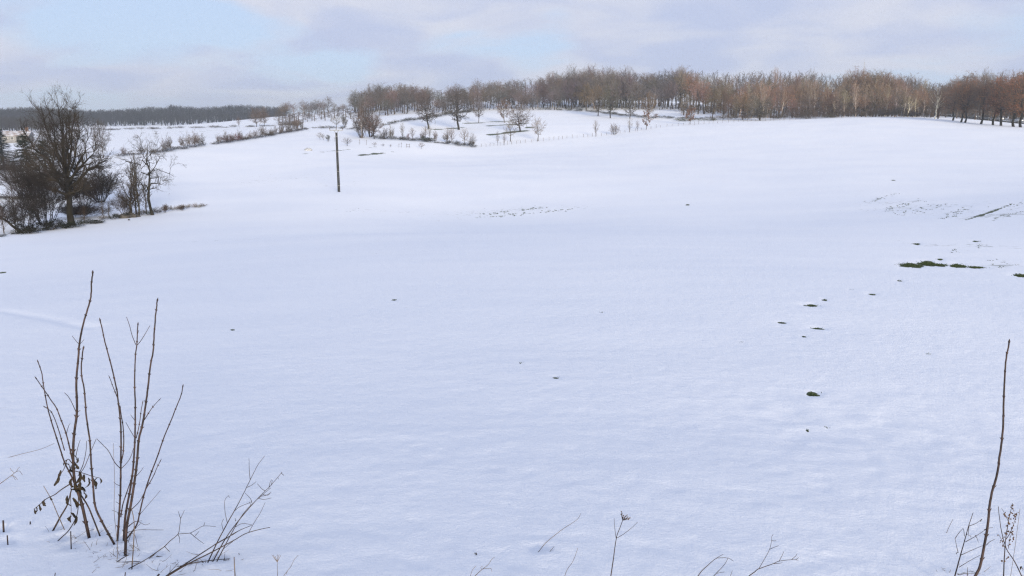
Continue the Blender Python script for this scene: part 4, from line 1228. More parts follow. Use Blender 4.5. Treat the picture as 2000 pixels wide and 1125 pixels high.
def car(px, dr, paint, label, head):
    b = road_pt(px, dr, .31)
    q = road_pt(px + 6, dr, .31)
    d = (q - b); ang = math.atan2(d.y, d.x) + (math.pi if not head else 0)
    c = thing('car', label, 'car', b, 'cars on the road', ang)
    # body: lower shell and cabin from side profile rings, +x is the front
    m = MB()
    sec = [(-2.1, .45, .80, .70), (-2.0, .30, .95, .80), (-1.2, .22, .98, .86), (0, .2, .98, .88), (1.1, .22, .95, .87), (1.8, .28, .82, .80), (2.1, .42, .68, .66)]
    v, f = [], []
    for x, z0, z1, hw in sec:
        v += [(x, -hw, z0), (x, -hw, z1 - .12), (x, -hw * .9, z1), (x, hw * .9, z1), (x, hw, z1 - .12), (x, hw, z0)]
    n = 6
    for i in range(len(sec) - 1):
        for k in range(n):
            f.append((i * n + k, i * n + (k + 1) % n, (i + 1) * n + (k + 1) % n, (i + 1) * n + k))
    f += [tuple(range(n)), tuple(range((len(sec) - 1) * n + n - 1, (len(sec) - 1) * n - 1, -1))]
    m.add(v, f)
    cs = [(-1.9, .94, .72), (-1.35, 1.42, .60), (.15, 1.46, .60), (.95, .95, .74)]
    body = m.build('body', paint, c)
    m = MB(); v = []
    for x, z, hw in cs: v += [(x, -hw, z), (x, hw, z)]
    m.add(v + [(x, s * .78, .9) for x, z, hw in cs for s in (-1, 1)], [(2, 3, 5, 4)])
    m.build('car_roof', paint, body)
    m = MB(); m.add(v, [(0, 1, 3, 2)]); m.build('rear_window', M_GLASS, body)
    m = MB(); m.add(v, [(4, 5, 7, 6)]); m.build('windscreen', M_GLASS, body)
    for s in (0, 1):
        m = MB(); m.add([v[s], v[2 + s], v[4 + s], v[6 + s]], [(0, 1, 2, 3)]); m.build('side_window', M_GLASS, body)
    for x in (-1.3, 1.32):
        for s in (-1, 1):
            m = MB(); m.tube([(x, s * .72, .32), (x, s * .90, .32)], .32, 14); wh = m.build('wheel', M_RUBBER, c)
            m = MB(); m.tube([(x, s * .88, .32), (x, s * .915, .32)], .19, 10); m.build('rim', M_STEEL, wh)
    for s in (-1, 1):
        m = MB(); m.blob((2.02, s * .56, .60), (.12, .20, .13), 1, 0, 10, 6); m.build('headlight', M_LAMP, c, True)
    return c


for px, dr, p, lab, hd_ in ((1902, 4.6, 0, 'blue-grey car with lit headlights, leftmost on the road', True), (1928, 4.2, 1, 'dark blue car with lit headlights, second on the road', True),
                            (1949, 3.9, 2, 'pale car with lit headlights half hidden between avenue trunks', True), (1986, 2.6, 3, 'silver car between the last two avenue trunks', True)):
    car(px, dr, M_CARP[p], lab, hd_)
g = road_pt(1915, 8.8)
lh = pt(1915, 213, 360).z - g.z
sl = thing('street_lamp', 'thin grey street lamp behind the fifth avenue tree', 'street lamp', g)
m = MB(); m.tube([(0, 0, -.2), (0, 0, lh * .6), (0, 0, lh)], [.09, .07, .05], 8); m.build('post', M_STEEL, sl, True)
m = MB(); m.tube([(0, 0, lh), (-.2, -.4, lh + .18), (-.4, -1.1, lh + .22)], .04, 6); m.build('arm', M_STEEL, sl, True)
m = MB(); m.blob((-.45, -1.3, lh + .2), (.16, .36, .09), 2, 0); m.build('lamp_head', M_STEEL, sl, True)

# radio mast behind the crest wood
g = ground(1681, 620)
mh = pt(1681, 121, 620).z - g.z
mast = thing('radio_mast', 'thin lattice radio mast rising above the crest wood', 'mast', g)
for k in range(3):
    a = k * 2.094
    m = MB(); m.tube([(1.3 * math.cos(a), 1.3 * math.sin(a), -.3), (.18 * math.cos(a), .18 * math.sin(a), mh)], .045, 5); m.build('leg', M_STEEL, mast)
m = MB()
for i in range(14):
    z0, z1 = mh * i / 14, mh * (i + 1) / 14
    w0, w1 = 1.3 - 1.12 * i / 14, 1.3 - 1.12 * (i + 1) / 14
    for k in range(3):
        a, b = k * 2.094, (k + 1) * 2.094
        m.tube([(w0 * math.cos(a), w0 * math.sin(a), z0), (w1 * math.cos(b), w1 * math.sin(b), z1)], .018, 3, cap=False)
m.build('bracing', M_STEEL, mast)
m = MB(); m.tube([(0, 0, mh), (0, 0, mh + 3)], [.06, .03], 5); m.build('aerial', M_STEEL, mast)

# grass showing through the holes in the snow
M_GRASS = mat('winter_grass', noisy(30, (.020, .040, .010), (.060, .080, .030)), rough=.7)
GL = ['largest green grass patch, its left half', 'largest green grass patch, its upper right half', 'small grass patch joined right of the largest one', 'dark grass patch second in the row at right', 'long thin grass patch ending the row at right',
      'tiny grass spot above the largest patch', 'dark grass patch cut by the right picture edge', 'long dark grass slit uppermost in the footprint line', 'small grass slit right above the long slit', 'dark grass slit lower right in the footprint line',
      'small dark grass hole below the right slit', 'faint grass slit left in the footprint line', 'tiny grass hole leftmost of the footprint line', 'tiny grass hole above the footprint line', 'faint grass slit right above the footprint line',
      'tiny grass hole below the largest patch', 'fresh green grass hole with melted rim, nearest large one', 'small dark hole below the melted green hole', 'faint slit right of the small dark hole', 'lone dark grass hole left of the tall right stem',
      'lone dark grass slit near the picture centre', 'tiny dark hole upper left of the centre slit', 'tiny dark hole right above the centre', 'tiny grass slit left of centre', 'tiny grass slit right of the tall left twigs',
      'dark hole at the left picture edge', 'tiny dark hole in the far middle of the field', 'small grass hole above the largest patch', 'tiny hole near the top right of the field', 'small spot between largest patch and dark track']
for i, (c, a, b) in enumerate(PATCHES):
    rs = np.random.RandomState(400 + i)
    far = math.hypot(c.x, c.y)
    n = int(min(900, max(30, 900 * a * b / .02 ** .5)))
    u = rs.randn(n, 2) * .36
    ca, sa = c.y / far, c.x / far
    A = np.stack([u[:, 0] * a * ca + u[:, 1] * b * sa, -u[:, 0] * a * sa + u[:, 1] * b * ca], 1)
    z = height(c.x + A[:, 0], c.y + A[:, 1]) - c.z - np.minimum(.03, .22 * min(a, b)) * np.exp(-(u ** 2).sum(1) * .8)
    S0 = np.column_stack([A, z - .004])
    L = (.008 + .013 * rs.rand(n, 1)) * (1 + min(1.2, far / 25))
    D = rs.randn(n, 3) * np.array([1, 1, .2]) + np.array([0, 0, .35])
    m = MB(); m.twigs(S0, S0 + unit(D) * L, .0028 * (1 + far / 12))
    o = thing('grass_patch', GL[i], 'grass patch', c, 'grass patches in the snow')
    m.build('grass_blades', M_GRASS, o)['kind'] = 'stuff'

# clods and stubble showing in rows where the snow is thin
def stubble(label, spots, seed):
    rs = np.random.RandomState(seed)
    m = MB()
    for x0, y0, x1, y1, sd, n, size in spots:
        for _ in range(n):
            t = rs.rand()
            px, py = x0 + (x1 - x0) * t + rs.randn() * sd * 2, y0 + (y1 - y0) * t + rs.randn() * sd
            h_ = hit(px, py)
            k = 7
            A_ = np.tile(np.array(h_), (k, 1)) + rs.randn(k, 3) * np.array([.05, .08, 0]) * size
            A_[:, 2] -= .01
            m.twigs(A_, A_ + unit(rs.randn(k, 3) * np.array([1, 1, .2]) + np.array([0, 0, .5])) * (.05 + .07 * rs.rand(k, 1)) * size, .022 * size)
    o = m.build('stubble', M_GRASS)
    return tag(o, label, None, None, 'stuff')


stubble('rows of dark clods and stubble in thin snow mid-field', [(940, 420, 1070, 404, 1.2, 36, 1.5), (960, 424, 1120, 408, 1.3, 40, 1.5), (860, 432, 990, 418, 1.5, 14, .9), (900, 415, 1110, 402, 2.5, 12, .8), (680, 410, 740, 408, 2, 5, .8)], 1)
stubble('rows of dark clods and stubble in thin snow at right', [(1688, 396, 1765, 376, 1.6, 26, 1.1), (1720, 412, 1800, 392, 2.2, 36, 1.15), (1745, 418, 1850, 400, 3.0, 36, 1.1), (1835, 428, 1900, 405, 3.0, 26, 1.1), (1930, 410, 2000, 398, 3.0, 20, .9), (1940, 428, 2000, 412, 2, 14, 1.0),
                                                                    (1860, 490, 1925, 478, 4, 10, .7), (1930, 515, 1990, 520, 5, 10, .6)], 2)

# thin winter haze
M_HAZE = bpy.data.materials.new('haze')
M_HAZE.use_nodes = True
t = NT(M_HAZE.node_tree)
pv = t.n('ShaderNodeVolumePrincipled', ins={'Color': (.78, .88, 1.0, 1), 'Density': 0.00036, 'Anisotropy': 0.1})
t.n('ShaderNodeOutputMaterial', ins={'Volume': pv.outputs[0]})
m = MB(); m.box((0, 0, 12), (5400, 5400, 96))
hz = m.build('haze', M_HAZE)
tag(hz, 'thin bluish winter haze in the air', None, None, 'stuff')

# ------------------------------------------------------------------ foreground shrubs and dead stalks
M_STEM = mat('shrub_bark', noisy(60, (.018, .012, .011), (.058, .036, .032), stretch=(1, 1, .35), bump=.25), rough=.6, spec=.3)  # dark bark, coloured darker still to stand for cloud shade on the foreground
M_DEAD = mat('dead_stalk', noisy(50, (.024, .017, .015), (.062, .045, .037), stretch=(1, 1, .4)), rough=.75)
M_STRAW = mat('straw', noisy(40, (.085, .066, .054), (.17, .135, .105)), rough=.8)
M_DLEAF = mat('withered_leaf', noisy(80, (.014, .012, .009), (.050, .040, .028)), rough=.8)
M_SEED = mat('seed_head', noisy(120, (.060, .035, .020), (.15, .090, .050)), rough=.85)


def smooth(pix, k=4):
    """Catmull-Rom through (x, y, w, depth) rows"""
    Q = np.asarray(pix, float)
    if len(Q) < 3: return Q
    E = np.vstack([2 * Q[0] - Q[1], Q, 2 * Q[-1] - Q[-2]])
    out = []
    for i in range(1, len(E) - 2):
        for t in np.arange(k) / k:
            a, b, c, d = E[i - 1], E[i], E[i + 1], E[i + 2]
            out.append(.5 * (2 * b + (c - a) * t + (2 * a - 5 * b + 4 * c - d) * t * t + (3 * b - a - 3 * c + d) * t ** 3))
    out.append(E[-2])
    return np.array(out)


def unproject(px, py, depth):
    d = ray(px, py)
    return Vector((0, 0, EYE)) + d * (depth / d.y)


class Plant:
    def __init__(self, name, label, cat, base, material, seed=0, group=None):
        self.h = hit(*base)
        self.root = thing(name, label, cat, self.h, group)
        self.stems = []
        self.m = material
        self.rs = np.random.RandomState(seed)

    def depth_at(self, i, px, py):
        q = self.stems[i][1]
        j = int(np.argmin((q[:, 0] - px) ** 2 + (q[:, 1] - py) ** 2))
        return q[j, 3]

    def stem(self, pix, w0, w1, root='g', lean=0.0, buds=0, name=None, material=None, n=7, parent_part=True):
        """pix: pixels from the base up; root 'g' = stands in the snow, a number = grows from that stem"""
        k_ = .58 if (material or self.m) is M_STEM else .8
        w0, w1 = max(.9, w0 * k_), max(.75, w1 * k_)
        x0, y0 = pix[0]
        if root == 'g': d0 = hit(x0, y0).y
        elif root == 'p': d0 = self.h.y
        else: d0 = self.depth_at(root, x0, y0)
        seg = np.cumsum([0] + [math.hypot(b[0] - a[0], b[1] - a[1]) for a, b in zip(pix[:-1], pix[1:])])
        t = seg / seg[-1]
        rows_ = [(p[0], p[1], w0 + (w1 - w0) * tt ** .9, d0 + lean * tt) for p, tt in zip(pix, t)]
        q = smooth(rows_)
        q[:, :2] += self.rs.randn(len(q), 2) * min(.35, w0 * .06) * np.linspace(0, 1, len(q))[:, None]
        P = [unproject(a, b, d) for a, b, w_, d in q]
        if root == 'g': P[0] = P[0] + (P[0] - P[1]).normalized() * .03
        rad = q[:, 2] * q[:, 3] / F / 2
        m = MB()
        pts = np.array([tuple(v - self.h) for v in P])
        if buds:
            # nodes: resample so that the stem swells a little where the paired buds sit
            L = np.concatenate([[0], np.cumsum(np.linalg.norm(np.diff(pts, axis=0), axis=1))])
            plen = np.concatenate([[0], np.cumsum(np.hypot(np.diff(q[:, 0]), np.diff(q[:, 1])))])
            nodes = []
            s = buds * self.rs.uniform(.4, .9)
            while s < plen[-1] - 4:
                nodes.append(float(np.interp(s, plen, L))); s += buds * self.rs.uniform(.75, 1.25)
            extra = sorted(set(list(L) + [v + e for v in nodes for e in (-.006, 0, .006) if 0 < v + e < L[-1]]))
            pp = np.stack([np.interp(extra, L, pts[:, k]) for k in range(3)], 1)
            rr = np.interp(extra, L, rad)
            for i_, e in enumerate(extra):
                if any(abs(e - v) < 1e-6 for v in nodes): rr[i_] = rr[i_] * 1.18 + .0005
            m.tube(pp, rr, n)
            A, B, Rb = [], [], []
            for kk, v in enumerate(nodes):
                c = np.array([np.interp(v, L, pts[:, k]) for k in range(3)])
                c2 = np.array([np.interp(min(v + .02, L[-1]), L, pts[:, k]) for k in range(3)])
                r_ = float(np.interp(v, L, rad))
                T = unit(c2 - c + np.array([0, 0, 1e-6]))
                side = np.cross(T, np.array([0, 1.0, 0])) if kk % 2 == 0 or self.rs.rand() < .5 else np.cross(T, np.array([1.0, 0, 0]))
                side = unit(side)
                for sg in (-1, 1):
                    bl = max(.006, r_ * 1.7) * self.rs.uniform(.3, 1.2)
                    b0 = c + side * sg * r_ * .5
                    b1 = b0 + unit(T * .8 + side * sg * .75) * (bl + r_)
                    m.tube([b0, .5 * (b0 + b1), b1], [max(.0018, r_ * .55), max(.0018, r_ * .5), .0005], 5)
            T = unit(pts[-1] - pts[-2])
            rt_ = rad[-1]
            m.tube([pts[-1], pts[-1] + T * .008, pts[-1] + T * .020], [rt_, rt_ * 1.5, .0006], 6)
        else:
            m.tube(pts, rad, n)
        par = self.root if not isinstance(root, int) or not parent_part else self.stems[root][0]
        if isinstance(root, int) and self.stems[root][2] > 0: par = self.root
        o = m.build(name or ('stem' if root == 'g' else 'twig'), material or self.m, par, True)
        self.stems.append((o, q, 0 if root in ('g', 'p') else 1))
        return len(self.stems) - 1

    def spots(self, name, items, me, parent, scale):
        """small pieces (leaves, seeds) at pixels"""
        rs = self.rs
        for (px, py, s) in items:
            d = self.depth_at(parent, px, py) + rs.uniform(-.03, .02)
            p = unproject(px, py, d) - self.h
            o = link(name, me, self.stems[parent][0], p)
            k = s * d / F * scale
            o.scale = (k, k, k)
            o.rotation_euler = (rs.uniform(-.5, .5), rs.uniform(-.5, .5), rs.uniform(0, 6.28))


def leaf_mesh(seed):
    """a withered leaf hanging down, curled along its length; one unit long"""
    rs = np.random.RandomState(seed)
    v, f = [], []
    n, k = 7, 4
    for i in range(n):
        t = i / (n - 1)
        wd = .26 * math.sin(math.pi * min(1, t * .9 + .06)) + .01
        for j in range(k):
            s = (j / (k - 1) - .5) * 2
            v.append((s * wd * math.cos(.9 * abs(s)) + .05 * rs.randn() * t, .30 * abs(s) * wd * 2 + .25 * math.sin(t * 2.5) + .03 * rs.randn(), -t + .05 * rs.randn()))
    for i in range(n - 1):
        for j in range(k - 1):
            a = i * k + j
            f.append((a, a + 1, a + k + 1, a + k))
    m = MB(); m.add(np.array(v) * 1.0, f)
    return m.mesh('dead_leaf', M_DLEAF, True)


LEAVES = [leaf_mesh(i) for i in range(4)]


def c1(*p): return [(x / 3.26, 780 + y / 3.26) for x, y in p]
def c3(*p): return [(200 + x / 4.245, 860 + y / 4.245) for x, y in p]
def c4(*p): return [(900 + x / 5, 980 + y / 5) for x, y in p]
def c5(*p): return [(1300 + x / 5, 980 + y / 5) for x, y in p]
def c6(*p): return [(1780 + x / 2.319, 640 + y / 2.319) for x, y in p]


# --- left shrub
A = Plant('shrub', 'cut-back shrub with withered leaves, leftmost in the foreground', 'shrub', (173, 1046), M_STEM, 1)
a0 = A.stem([(173, 1045), (159, 982), (147, 946), (143, 903), (144, 857), (150, 808), (150, 780), (149, 745), (152, 708), (155, 673), (160, 644), (167, 617), (175, 591), (178, 575), (179, 549), (181, 535)], 11.5, 4.6, 'g', .10, 34)
a1 = A.stem([(221, 1059), (199, 1019), (186, 989), (182, 952), (178, 903), (175, 857), (169, 817), (167, 790), (164, 757), (159, 730), (160, 703), (162, 682)], 8.0, 4.2, 'g', .05, 33)
a2 = A.stem([(146, 946), (138, 927), (126, 903), (113, 863), (101, 826), (92, 792), (85, 752), (81, 726), (75, 709)], 5.5, 3.0, a0, -.12, 30)
a3 = A.stem([(141, 897), (130, 850), (118, 817), (110, 797), (97, 778), (72, 741)], 5.0, 2.8, a0, -.08, 26)
A.stem([(126, 880), (113, 835), (101, 806), (90, 796)], 3.8, 2.4, a2, .05, 28)
A.stem([(150, 808), (140, 786), (133, 774), (126, 767)], 2.8, 1.8, a0, .03)
A.stem([(150, 806), (157, 801)], 2.4, 1.4, a0)
A.stem([(155, 673), (147, 664), (141, 656)], 2.2, 1.5, a0)
A.stem([(155, 673), (160, 668), (164, 663)], 2.0, 1.3, a0)
A.stem([(130, 846), (134, 832), (137, 827)], 2.2, 1.4, a3)
A.stem([(148, 892), (153, 870), (157, 859)], 2.6, 1.5, a0, .02)
A.stem([(156, 922), (163, 905), (168, 880), (169, 861)], 3.0, 1.6, a0, .05)
A.stem([(152, 930), (165, 912), (178, 880), (188, 857)], 2.8, 1.6, a0, .07)
a_lo = A.stem([(193, 1041), (182, 1013), (172, 989), (155, 962), (146, 944)], 4.0, 3.6, 'g', .03, name='fallen_twig', material=M_DEAD)
a_e = A.stem([(107, 1030), (120, 1006), (132, 985), (140, 955)], 4.8, 3.0, 'g', .06, name='fallen_twig', material=M_DEAD)
a_f = A.stem([(120, 1050), (135, 1035), (150, 1007), (153, 979), (152, 960)], 2.8, 2.0, 'g', .05, name='fallen_twig', material=M_DEAD)
a_b = A.stem([(139, 944), (120, 956), (107, 966), (89, 975), (78, 985), (66, 995)], 3.4, 1.6, a0, -.10, name='leafy_twig', material=M_DEAD)
a_s = A.stem([(126, 1035), (112, 1003), (100, 975), (85, 949)], 2.4, 1.5, 'g', .04, name='dead_stalk', material=M_STRAW)
a_g = A.stem([(141, 905), (132, 897), (124, 918), (113, 930)], 2.2, 1.4, a0, -.05, name='leafy_twig', material=M_DEAD)
a_h = A.stem([(147, 920), (165, 925), (180, 930), (196, 934)], 2.2, 1.4, a0, -.06, name='leafy_twig', material=M_DEAD)
a_i = A.stem([(140, 935), (138, 970), (139, 1000), (137, 1020)], 1.8, 1.2, a0, -.06, name='leafy_twig', material=M_DEAD)
rs = np.random.RandomState(8)
for par, pts in ((a_b, [(70, 990, 15), (76, 985, 14), (82, 978, 15), (88, 974, 12), (97, 970, 11), (67, 994, 12)]), (a_g, [(113, 926, 24), (118, 918, 15), (126, 905, 14), (131, 898, 13)]),
                 (a_h, [(165, 927, 20), (172, 932, 22), (176, 936, 24), (182, 932, 14), (190, 933, 13), (195, 934, 12)]),
                 (a_i, [(138, 955, 28), (132, 968, 26), (141, 972, 26), (137, 1000, 30), (140, 1008, 24), (143, 945, 24)]),
                 (a0, [(142, 900, 18), (147, 905, 16), (140, 910, 20), (155, 920, 26), (158, 935, 28), (146, 930, 26), (150, 950, 22), (164, 962, 18), (139, 888, 15), (152, 893, 13)])):
    for p in pts: A.spots('dead_leaf', [p], LEAVES[rs.randint(4)], par, 1.0)

# --- second shrub
B = Plant('shrub', 'cut-back shrub with tall straight shoots, right of the leafy one', 'shrub', (244, 1070), M_STEM, 2)
b0 = B.stem([(245, 1078), (247, 1032), (255, 989), (261, 952), (267, 909), (271, 860), (279, 826), (286, 780), (288, 767), (293, 721), (299, 687), (301, 652), (305, 607), (307, 588)], 10.5, 4.2, 'g', .12, 31)
b1 = B.stem([(230, 1047), (232, 1019), (235, 964), (236, 903), (236, 835), (231, 785), (227, 756), (213, 697), (205, 668), (200, 645), (196, 628)], 7.6, 3.6, 'g', -.06, 30)
b2 = B.stem([(242, 1052), (245, 1007), (255, 952), (261, 903), (264, 841), (264, 780), (263, 753), (264, 700), (267, 673), (269, 636)], 8.6, 3.4, 'g', .02, 32)
b3 = B.stem([(250, 1049), (267, 1025), (273, 1001), (282, 964), (294, 927), (307, 893), (319, 858), (332, 826), (343, 799), (354, 771), (357, 757)], 5.8, 3.2, 'g', -.10, 30)
B.stem([(236, 905), (241, 881), (241, 841), (235, 798)], 4.6, 3.0, b1, .04, 30)
B.stem([(229, 776), (221, 756), (215, 740)], 3.0, 2.0, b1, .03, 16)
B.stem([(235, 915), (224, 903), (212, 881), (200, 868), (189, 857)], 3.0, 1.8, b1, -.06)
B.stem([(237, 915), (247, 905), (255, 893), (261, 875)], 2.6, 1.7, b1, .04)
B.stem([(265, 673), (258, 655), (253, 636), (247, 619)], 2.5, 1.6, b2, -.02)
B.stem([(267, 675), (274, 667), (283, 653), (293, 636)], 2.5, 1.6, b2, .02)
B.stem([(268, 655), (271, 645)], 2.2, 1.4, b2)
B.stem([(282, 820), (294, 801), (301, 792), (309, 783)], 3.4, 1.9, b0, .03, 20)
B.stem([(266, 856), (272, 830), (276, 800), (278, 789)], 3.4, 2.2, b2, .05, 22)
B.stem([(263, 855), (253, 838), (246, 825)], 2.4, 1.5, b2, -.03)
B.stem([(264, 822), (255, 810)], 2.0, 1.4, b2)
B.stem([(266, 930), (275, 920), (280, 913)], 2.2, 1.4, b0)
B.stem([(285, 955), (298, 933), (306, 915), (312, 903)], 3.6, 2.2, b3, .05, 20)
B.stem([(257, 995), (272, 980), (282, 962)], 3.0, 2.2, b3, .04)
B.stem([(273, 1005), (290, 985), (305, 968), (313, 958)], 1.9, 1.1, b3, .05)
B.stem([(236, 1010), (240, 985), (250, 955), (258, 930)], 4.4, 3.4, 'p', .02, 30)
for q in (((247, 1030), (266, 1018), (283, 1025), (293, 1022)), ((244, 1035), (262, 1020), (277, 1017)), ((246, 1040), (263, 1045), (270, 1070), (284, 1077)), ((240, 1005), (228, 1000), (218, 996)), ((236, 950), (226, 945), (222, 941)),
          ((235, 985), (226, 980)), ((247, 1040), (270, 1035), (320, 1035)), ((250, 1060), (258, 1040), (275, 1022))):
    B.stem(list(q), 2.2, 1.2, 'p', .03, name='side_twig')
B.stem([(228, 1098), (230, 1070), (223, 1000), (224, 940), (221, 866)], 1.4, .8, 'g', .05, name='dry_grass', material=M_STRAW)
B.stem([(258, 1105), (261, 1060), (262, 1020), (256, 990)], 3.2, 1.8, 'g', .03, name='dry_grass', material=M_STRAW)
B.stem(c3((120, 1010), (170, 975), (220, 950)), 3.0, 2.2, 'g', .02, name='fallen_twig', material=M_DEAD)
B.stem(c3((150, 1012), (250, 1005), (350, 1000), (430, 950)), 2.0, 1.4, 'g', .02, name='fallen_twig', material=M_DEAD)
B.stem(c3((265, 1040), (340, 1000), (430, 945)), 2.6, 2.0, 'g', .02, name='fallen_twig', material=M_DEAD)
for px, py, s in ((282, 1096, 16), (278, 1098, 13), (287, 1094, 12), (306, 1086, 14), (311, 1087, 12)): B.spots('dead_leaf', [(px, py, s)], LEAVES[rs.randint(4)], b3, .8)

# --- bent stalks right of the shrubs
C = Plant('weed', 'dark bent weed stalks sweeping right from the lower edge', 'weed', (324, 1130), M_DEAD, 3)
c_a = C.stem([(312, 1136)] + c3((540, 1118), (680, 1030), (940, 860), (1070, 785), (1130, 750), (1230, 708)), 4.6, 1.4, 'g', .35)
c_b = C.stem([(316, 1137)] + c3((548, 1120), (700, 1030), (900, 930), (1070, 840), (1210, 765), (1390, 720)), 4.6, 1.6, 'g', .30)
c_c = C.stem(c3((640, 1045), (760, 1015), (950, 990), (1130, 975), (1320, 945)), 3.0, .9, 'g', .12)
c_d = C.stem(c3((895, 968), (960, 830), (1040, 680), (1130, 520), (1195, 390), (1225, 330), (1280, 220), (1345, 130)), 3.4, .8, 'g', .10)
c_e = C.stem(c3((930, 978), (1030, 800), (1150, 640), (1290, 480), (1400, 370), (1490, 262)), 3.2, 1.1, 'g', .08)
c_f = C.stem(c3((955, 993), (1060, 790), (1160, 620), (1250, 520), (1330, 450), (1395, 395)), 3.0, .9, 'g', .05)
for par, q in ((c_d, ((1225, 325), (1218, 250), (1215, 150))), (c_b, ((1212, 765), (1260, 680), (1310, 600), (1350, 515))), (c_d, ((1200, 390), (1240, 370), (1275, 342))), (c_e, ((1310, 465), (1360, 455), (1400, 430))),
               (c_e, ((1290, 480), (1340, 490), (1400, 478))), (c_d, ((1035, 680), (1018, 600), (1015, 500), (1050, 455))), (c_d, ((1090, 590), (1140, 550), (1225, 515), (1240, 500))), (c_d, ((1240, 520), (1225, 480), (1185, 440))),
               (c_e, ((1400, 370), (1410, 330))), (c_e, ((1380, 400), (1390, 350), (1405, 325))), (c_f, ((1100, 720), (1160, 690), (1240, 700))), (c_a, ((1070, 790), (1150, 740), (1240, 705))), (c_b, ((1080, 840), (1040, 870), (1000, 905))),
               (c_c, ((820, 1005), (880, 1040), (980, 1070), (990, 1105))), (c_c, ((1000, 985), (1040, 1010), (1070, 1030))), (c_c, ((985, 1028), (1010, 990), (1015, 940))), (c_d, ((1000, 740), (990, 690), (1005, 650))),
               (c_e, ((1350, 420), (1320, 400), (1285, 360))), (c_f, ((1330, 450), (1370, 455), (1390, 440))), (c_e, ((1200, 580), (1230, 540), (1215, 510))), (c_a, ((940, 862), (1000, 830), (1060, 800)))):
    C.stem(c3(*q), 1.5, .7, par, .04)
C.stem(c3((545, 1110), (590, 1060), (632, 1012)), 1.7, 1.0, 'p', .05)
C.stem(c3((1100, 1125), (1096, 1050), (1092, 968)), 3.0, 2.2, 'g', 0, name='broken_stalk', material=M_STRAW)
for i, (px, py) in enumerate(((550, 922), (551, 926), (458, 1012), (460, 1014), (466, 1080), (452, 1103), (454, 1100), (545, 933), (447, 968))):
    C.spots('seed', [(px, py, 5)], LEAVES[i % 4], c_e, .9)

# --- thin twig between the shrubs and the bent stalks
D = Plant('weed', 'thin forked twig between the tall shoots and bent stalks', 'weed', c3((425, 945))[0], M_DEAD, 4)
d0 = D.stem(c3((425, 945), (515, 880), (560, 835), (625, 780), (640, 720), (650, 650), (680, 580)), 2.8, 1.0, 'g', .05)
for q in (((650, 650), (638, 620), (630, 590)), ((625, 778), (680, 772), (730, 768), (790, 735), (840, 710), (940, 715)), ((730, 770), (790, 820), (840, 856)), ((515, 880), (560, 925), (610, 960)), ((625, 780), (640, 810), (640, 850)), ((840, 710), (850, 680)), ((770, 790), (800, 755))):
    D.stem(c3(*q), 1.7, .8, d0, .03)
D.stem(c3((500, 965), (600, 968), (670, 992)), 2.4, 1.6, 'g', .02, name='fallen_twig')

# --- umbel
E = Plant('umbel', 'dry umbel with brown seed head in the lower centre', 'weed', (1191, 1140), M_DEAD, 5)
e0 = E.stem([(1190, 1142)] + c4((1465, 725), (1490, 560), (1520, 350), (1550, 265), (1580, 182)), 3.2, 1.6, 'g', .06)
E.stem(c4((1516, 352), (1505, 270), (1497, 162)), 1.5, .9, e0, -.02)
E.stem(c4((1528, 352), (1590, 315), (1650, 270), (1700, 225), (1727, 198)), 1.5, .8, e0, .03)
sm = MB(); sm.blob((0, 0, 0), (.5, .35, .5), 5, .25, 7, 5); SEED = sm.mesh('seed', M_SEED)
for x, y in ((1568, 95), (1566, 122), (1590, 135), (1582, 152), (1600, 150), (1612, 140), (1624, 128), (1630, 150), (1645, 160), (1618, 165), (1603, 168), (1638, 172), (1652, 156), (1595, 160), (1575, 112)):
    p = c4((x, y))[0]
    E.stem([c4((1580, 182))[0], p], .9, .6, e0, rnd.uniform(-.02, .02), name='ray')
    E.spots('seed', [(p[0], p[1], 2.8)], SEED, e0, 1.0)

# --- grass stalks along the lower edge
for i, (lab, q, w0) in enumerate((('long dry grass stalk leaning right, left of the umbel', c4((785, 455), (830, 400), (920, 325), (1020, 250), (1100, 200), (1150, 158), (1170, 115)), 1.8),
                                  ('short broken stub beside the long grass stalk', c4((862, 497), (912, 437)), 2.2),
                                  ('thin curved grass stalk rising from the lower edge near the umbel', [(1099, 1140)] + c4((1015, 725), (1040, 660), (1090, 590), (1120, 520), (1143, 450)), 1.5),
                                  ('faint straw leaning over the far left snow', [(18, 893), (45, 886), (80, 877), (106, 866)], 1.2),
                                  ('thin straw standing left of the right-hand weeds', c6((158, 932), (172, 900), (188, 868)), 1.2),
                                  ('low straw stub under the forked twig', c3((670, 1110), (780, 1090), (910, 1070)), 1.2))):
    g_ = Plant('grass_stalk', lab, 'grass stalk', q[0], M_STRAW, 10 + i)
    g_.stem(q, w0, .8, 'g', .05)
H = Plant('weed', 'dry branching weed at the lower edge left of centre', 'weed', (918, 1136), M_STRAW, 6)
h0 = H.stem([(918, 1136)] + c4((140, 722), (215, 655), (270, 610), (300, 565), (330, 540)), 2.2, .8, 'g', .05)
H.stem(c4((215, 655), (260, 652), (295, 652), (305, 685)), 1.2, .8, h0); H.stem(c4((205, 662), (195, 640), (215, 630)), 1.1, .7, h0)
H.stem([(916, 1140)] + c4((95, 722), (115, 665), (150, 625)), 1.3, .7, 'g', .03)
I = Plant('weed', 'arched purple weed stalks at the lower edge right of centre', 'weed', (1352, 1138), M_DEAD, 7)
i0 = I.stem([(1350, 1140)] + c5((315, 725), (360, 668), (430, 605), (490, 555), (550, 547), (610, 550), (665, 580)), 2.8, .8, 'g', .06)
I.stem(c5((490, 555), (530, 530), (565, 512)), 1.2, .7, i0)
i1 = I.stem([(1384, 1138)] + c5((470, 725), (560, 630), (595, 580), (610, 545)), 2.2, 1.0, 'g', .05)
I.stem(c5((500, 700), (540, 690), (575, 685)), 1.1, .7, i1); I.stem([(1424, 1140)] + c5((635, 722), (652, 672)), 1.4, .8, 'g')
